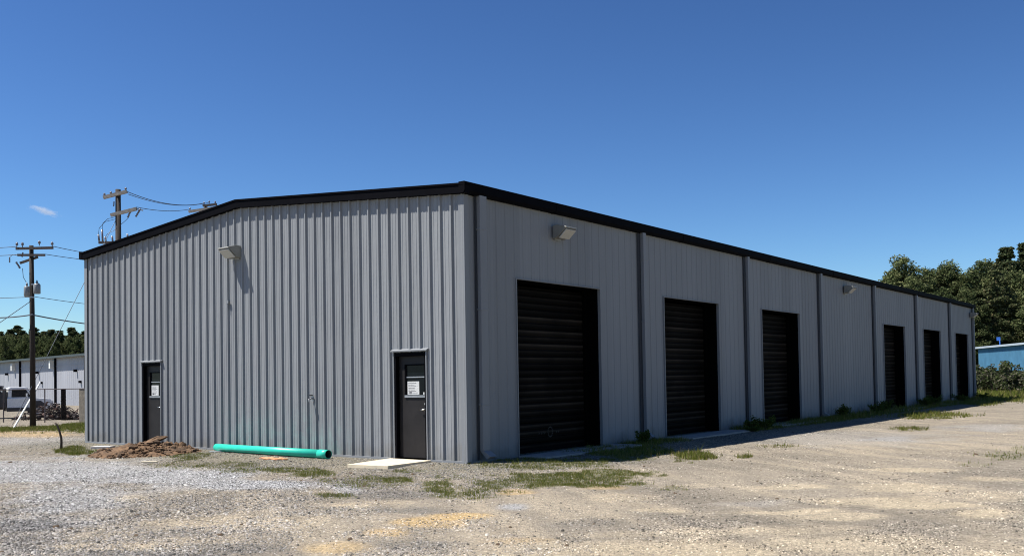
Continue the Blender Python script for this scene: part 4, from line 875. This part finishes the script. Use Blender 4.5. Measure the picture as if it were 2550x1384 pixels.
for k in range(nn):
    for s in (1, -1):
        t0_ = k*st; t1_ = t0_+s*hgt; zA, zB = zt-.02, zt-.02-hgt
        if t1_ > FL: zB = zA-(FL-t0_); t1_ = FL
        if t1_ < 0: zB = zA-t0_; t1_ = 0
        p, q = f0+fd*t0_, f0+fd*t1_; w2 = fd*.0014
        mb.add([(p.x-w2.x, p.y-w2.y, zA), (p.x+w2.x, p.y+w2.y, zA), (q.x+w2.x, q.y+w2.y, zB), (q.x-w2.x, q.y-w2.y, zB)], [(0, 1, 2, 3)])
mb.build('mesh_fabric', M['bronze'], fen)
# slatted fence panel by the corner
s0, s1 = Vector(W3(dep(198, 969, 49))), Vector(W3(dep(232, 969, 48.5))); sd = (s1-s0); sd.z = 0; Ls = sd.length; sd.normalize(); zz0 = hz(s0.x, s0.y)
sf = empty('slatted_fence', (s0.x, s0.y, zz0), 'short olive brown slatted fence panel beside the building corner', 'fence')
mb = MB(); k = 0.0
while k < Ls: p = s0+sd*k; mb.bar((p.x, p.y, zz0+.03), (p.x, p.y, zt-.02), .075, .012, (sd.y, -sd.x, 0)); k += .085
mb.build('slats', mat('olive slats', (.16, .14, .11), .8, var=.3), sf)
mb = MB(); mb.bar((s0.x, s0.y, zt), (s1.x, s1.y, zt), .05, .05); mb.build('top_rail', M['bronze'], sf)
# two dark gate posts
for k, px in enumerate((155, 161)):
    p = Vector(W3(dep(px, 1030, 54))); mb = MB(); z_ = hz(p.x, p.y); zt_ = dep(px, 967, 54)[2]; mb.bar((p.x, p.y, z_-.1), (p.x, p.y, zt_), .10, .10)
    for j in range(6): mb.bar((p.x-.07, p.y, z_+.3+.2*j), (p.x+.07, p.y, z_+.34+.2*j), .11, .05)
    o = mb.build('rack_post', M['jamb'], None, org=(p.x, p.y, z_)); tag(o, ['left of the two dark notched posts behind the fence', 'right of the two dark notched posts behind the fence'][k], 'post', 'dark posts behind the fence')

# ------------------------------------------------------------------ brush and scrap pile
bc = Vector(W3(dep(136, 1030, 55))); zb_ = hz(bc.x, bc.y); mb = MB(); rg = random.Random(5); bl_ = Vector((rt[0], rt[1], 0)).normalized(); bd = Vector((-bl_.y, bl_.x, 0))
for k in range(240):
    u, v = rg.gauss(0, .75), rg.uniform(-.5, .5); hh = max(.05, 1.0-.42*abs(u+.1))*rg.random(); p = bc.copy(); p.z = zb_; p += bl_*u+bd*v+Vector((0, 0, hh)); l = rg.uniform(.15, .6)
    d = Vector((rg.uniform(-1, 1), rg.uniform(-1, 1), rg.uniform(-.3, .6))).normalized()*l; mb.cur = rg.choice((0, 0, 0, 1, 2)); mb.bar(p-d*.5, p+d*.5, rg.uniform(.02, .09), rg.uniform(.02, .07))
for k in range(70):
    u, v = rg.gauss(.0, .9), rg.uniform(-.6, .3); p = bc+bl_*u+bd*v; s = rg.uniform(.08, .2); mb.cur = rg.choice((0, 0, 1)); mb.add(*lumpy((p.x, p.y, zb_+s*.6+max(0, .35-.2*abs(u))*rg.random()), s, (1.2, 1, .7), k, 1))
o = mb.build('scrap_pile', [mat('dark rusty scrap', (.022, .014, .012), .8, var=.4), mat('rust brown branch', (.085, .045, .034), .8, var=.3), mat('weathered pale stick', (.26, .22, .19), .8)], None, org=(bc.x, bc.y, zb_)); tag(o, 'tangled heap of dark rusty scrap and branches right of the truck', 'scrap pile')

# ------------------------------------------------------------------ white service truck
tp = Vector(W3(dep(127, 1036, 61))); tz = hz(tp.x, tp.y); psi = math.atan2(bl_.y, bl_.x)+R_(33)
tr = empty('service_truck', (tp.x, tp.y, tz), 'white pickup style service truck with dark bed behind the fence', 'truck'); cf, sf_ = math.cos(psi), math.sin(psi)
def TT(x, y, z): return (tp.x+x*cf-y*sf_, tp.y+x*sf_+y*cf, tz+z)      # x forward (0 = front bumper, negative back), y to its left
def tprism(poly, y0, y1, inset=0):
    n = len(poly); m_ = MB(); V = [TT(x, y0, z) for x, z in poly]+[TT(x, y1, z) for x, z in poly]
    return m_.add(V, [tuple(range(n)), tuple(range(n, 2*n))[::-1]]+[(k, n+k, n+(k+1) % n, (k+1) % n) for k in range(n)])
M['truckwhite'] = mat('white truck paint', (.70, .71, .72), .35, var=.05); M['tyre'] = mat('tyre rubber', (.02, .02, .02), .85); M['bed'] = mat('dark truck bed', (.018, .018, .022), .5); M['tglass'] = mat('truck glass', (.006, .008, .011), .2, spec=.15)
HW = .98
body = [(-2.6, .62), (-2.6, 1.28), (-1.12, 1.28), (-.18, 1.18), (-.03, 1.02), (0, .60), (-.42, .52), (-.50, .80), (-.72, .98), (-1.02, .98), (-1.24, .80), (-1.32, .52), (-2.58, .50)]
tprism(body, -HW, HW).build('body', M['truckwhite'], tr, bevel=.04)
cab = [(-2.57, 1.27), (-2.52, 1.90), (-2.40, 1.95), (-1.60, 1.95), (-1.48, 1.91), (-1.10, 1.27)]
tprism(cab, -HW+.10, HW-.10).build('cab', M['truckwhite'], tr, bevel=.04)
for s in (-1, 1):
    yy = s*(HW-.095); q0, q1 = (yy, yy+s*.012)
    tprism([(-2.62, .42), (-2.62, .66), (-1.36, .66), (-1.30, .42)], s*(HW+.012)-.03, s*(HW+.012)+.03).build('running_board', M['bed'], tr)
    tprism([(-1.36, .40), (-1.30, .86), (-1.05, 1.06), (-.70, 1.06), (-.46, .86), (-.40, .40)], s*(HW-.01)-.03, s*(HW-.01)+.03).build('wheel_arch', M['bed'], tr)
    w_ = tprism([(-2.35, 1.32), (-2.33, 1.82), (-1.65, 1.83), (-1.55, 1.80), (-1.25, 1.32)], min(q0, q1), max(q0, q1)).build('side_window', M['tglass'], tr)
m_ = MB(); m_.add([TT(-1.125, -.80, 1.30), TT(-1.125, .80, 1.30), TT(-1.48, .76, 1.885), TT(-1.48, -.76, 1.885), TT(-1.09, -.80, 1.30), TT(-1.09, .80, 1.30), TT(-1.45, .76, 1.90), TT(-1.45, -.76, 1.90)], [(0, 1, 2, 3), (4, 7, 6, 5), (0, 4, 5, 1), (2, 6, 7, 3), (1, 5, 6, 2), (0, 3, 7, 4)]); m_.build('windscreen', M['tglass'], tr)
tprism([(-5.1, .70), (-5.1, 1.02), (-2.64, 1.02), (-2.64, .70)], -HW, HW).build('flat_bed', M['bed'], tr, bevel=.01)
tprism([(-2.74, 1.02), (-2.74, 1.86), (-2.64, 1.86), (-2.64, 1.02)], -HW+.05, HW-.05).build('headboard', M['bed'], tr)
for s in (-1, 1): q0 = s*(HW-.06); tprism([(-5.0, 1.02), (-5.0, 1.66), (-2.77, 1.66), (-2.77, 1.02)], min(q0, q0+s*.05), max(q0, q0+s*.05)).build('bed_side', M['bed'], tr)
rg = random.Random(9); m_ = MB()
for k in range(14): x, z, s = -2.95-rg.random()*.9, 1.55+rg.random()*.72, rg.uniform(.08, .2); m_.add(*lumpy(TT(x, rg.uniform(-.5, .5), z), s, (1, 1, 1), k, 1))
m_.box(*(lambda p: (p[0]-.35, p[0]+.35, p[1]-.3, p[1]+.3, tz+1.0, tz+1.6))(TT(-3.5, 0, 0))); o = m_.build('equipment', M['bed'], tr)
for xw in (-.87, -4.35):
    for s in (-1, 1):
        yy = s*(HW-.08); m_ = MB(); m_.tube(TT(xw, yy-.13, .40), TT(xw, yy+.13, .40), .40, 24); wl = m_.build('wheel', M['tyre'], tr)
        m_ = MB(); e = yy+s*.135; m_.tube(TT(xw, e-.008*s, .40), TT(xw, e+.012*s, .40), .22, 18); m_.build('rim', M['galv'], wl)
for s in (-1, 1):
    m_ = MB(); p = TT(-.02, s*.78, .92); m_.obox(p, (cf*.05, sf_*.05, 0), (-sf_*.14, cf*.14, 0), (0, 0, .10)); m_.build('headlight', M['lens'], tr)
    m_ = MB(); m_.obox(TT(-1.5, s*(HW+.10), 1.42), (cf*.05, sf_*.05, 0), (-sf_*.11, cf*.11, 0), (0, 0, .13)); m_.build('mirror', M['truckwhite'], tr)
m_ = MB(); m_.obox(TT(.05, 0, .60), (cf*.07, sf_*.07, 0), (-sf_*.95, cf*.95, 0), (0, 0, .11)); m_.build('bumper', M['bed'], tr)
m_ = MB(); m_.obox(TT(.0, 0, .88), (cf*.03, sf_*.03, 0), (-sf_*.58, cf*.58, 0), (0, 0, .14)); m_.build('grille', M['bed'], tr)
m_ = MB(); m_.obox(TT(-3.2, 0, .62), (cf*2.3, sf_*2.3, 0), (-sf_*.35, cf*.35, 0), (0, 0, .07)); m_.build('chassis', M['bed'], tr)

# ------------------------------------------------------------------ small wisp of cloud
cp = Vector(W3(dep(112, 526, 1500)))
bpy.ops.mesh.primitive_uv_sphere_add(segments=32, ring_count=16, radius=1, location=cp); cl = bpy.context.object; cl.name = 'cloud'; cl.data.name = 'cloud'
cl.scale = (34, 22, 7.5); cl.rotation_euler = (0, R_(13), psi); tag(cl, 'small white wisp of cloud in the clear sky', kind='structure')
m = bpy.data.materials.new('cloud wisp'); m.use_nodes = True; t = m.node_tree; t.nodes.clear(); out = t.nodes.new('ShaderNodeOutputMaterial'); pv = t.nodes.new('ShaderNodeVolumePrincipled')
tc = t.nodes.new('ShaderNodeTexCoord'); ln = N(t, 'ShaderNodeVectorMath', operation='LENGTH'); t.links.new(tc.outputs['Object'], ln.inputs[0])
nz = noise_tex(t, 1.6, 6, (1.6, 1, .8), .7); ad = N(t, 'ShaderNodeMath', operation='MULTIPLY_ADD'); t.links.new(nz.outputs[0], ad.inputs[0]); ad.inputs[1].default_value = 2.1; t.links.new(ln.outputs['Value'], ad.inputs[2])
mr = N(t, 'ShaderNodeMapRange'); t.links.new(ad.outputs[0], mr.inputs[0]); mr.inputs[1].default_value = 1.75; mr.inputs[2].default_value = .6; mr.inputs[3].default_value = 0; mr.inputs[4].default_value = .10
t.links.new(mr.outputs[0], pv.inputs['Density']); pv.inputs['Color'].default_value = (1, 1, 1, 1); t.links.new(pv.outputs[0], out.inputs['Volume']); cl.data.materials.append(m)
sc.cycles.volume_step_rate = 1; sc.cycles.max_bounces = 8
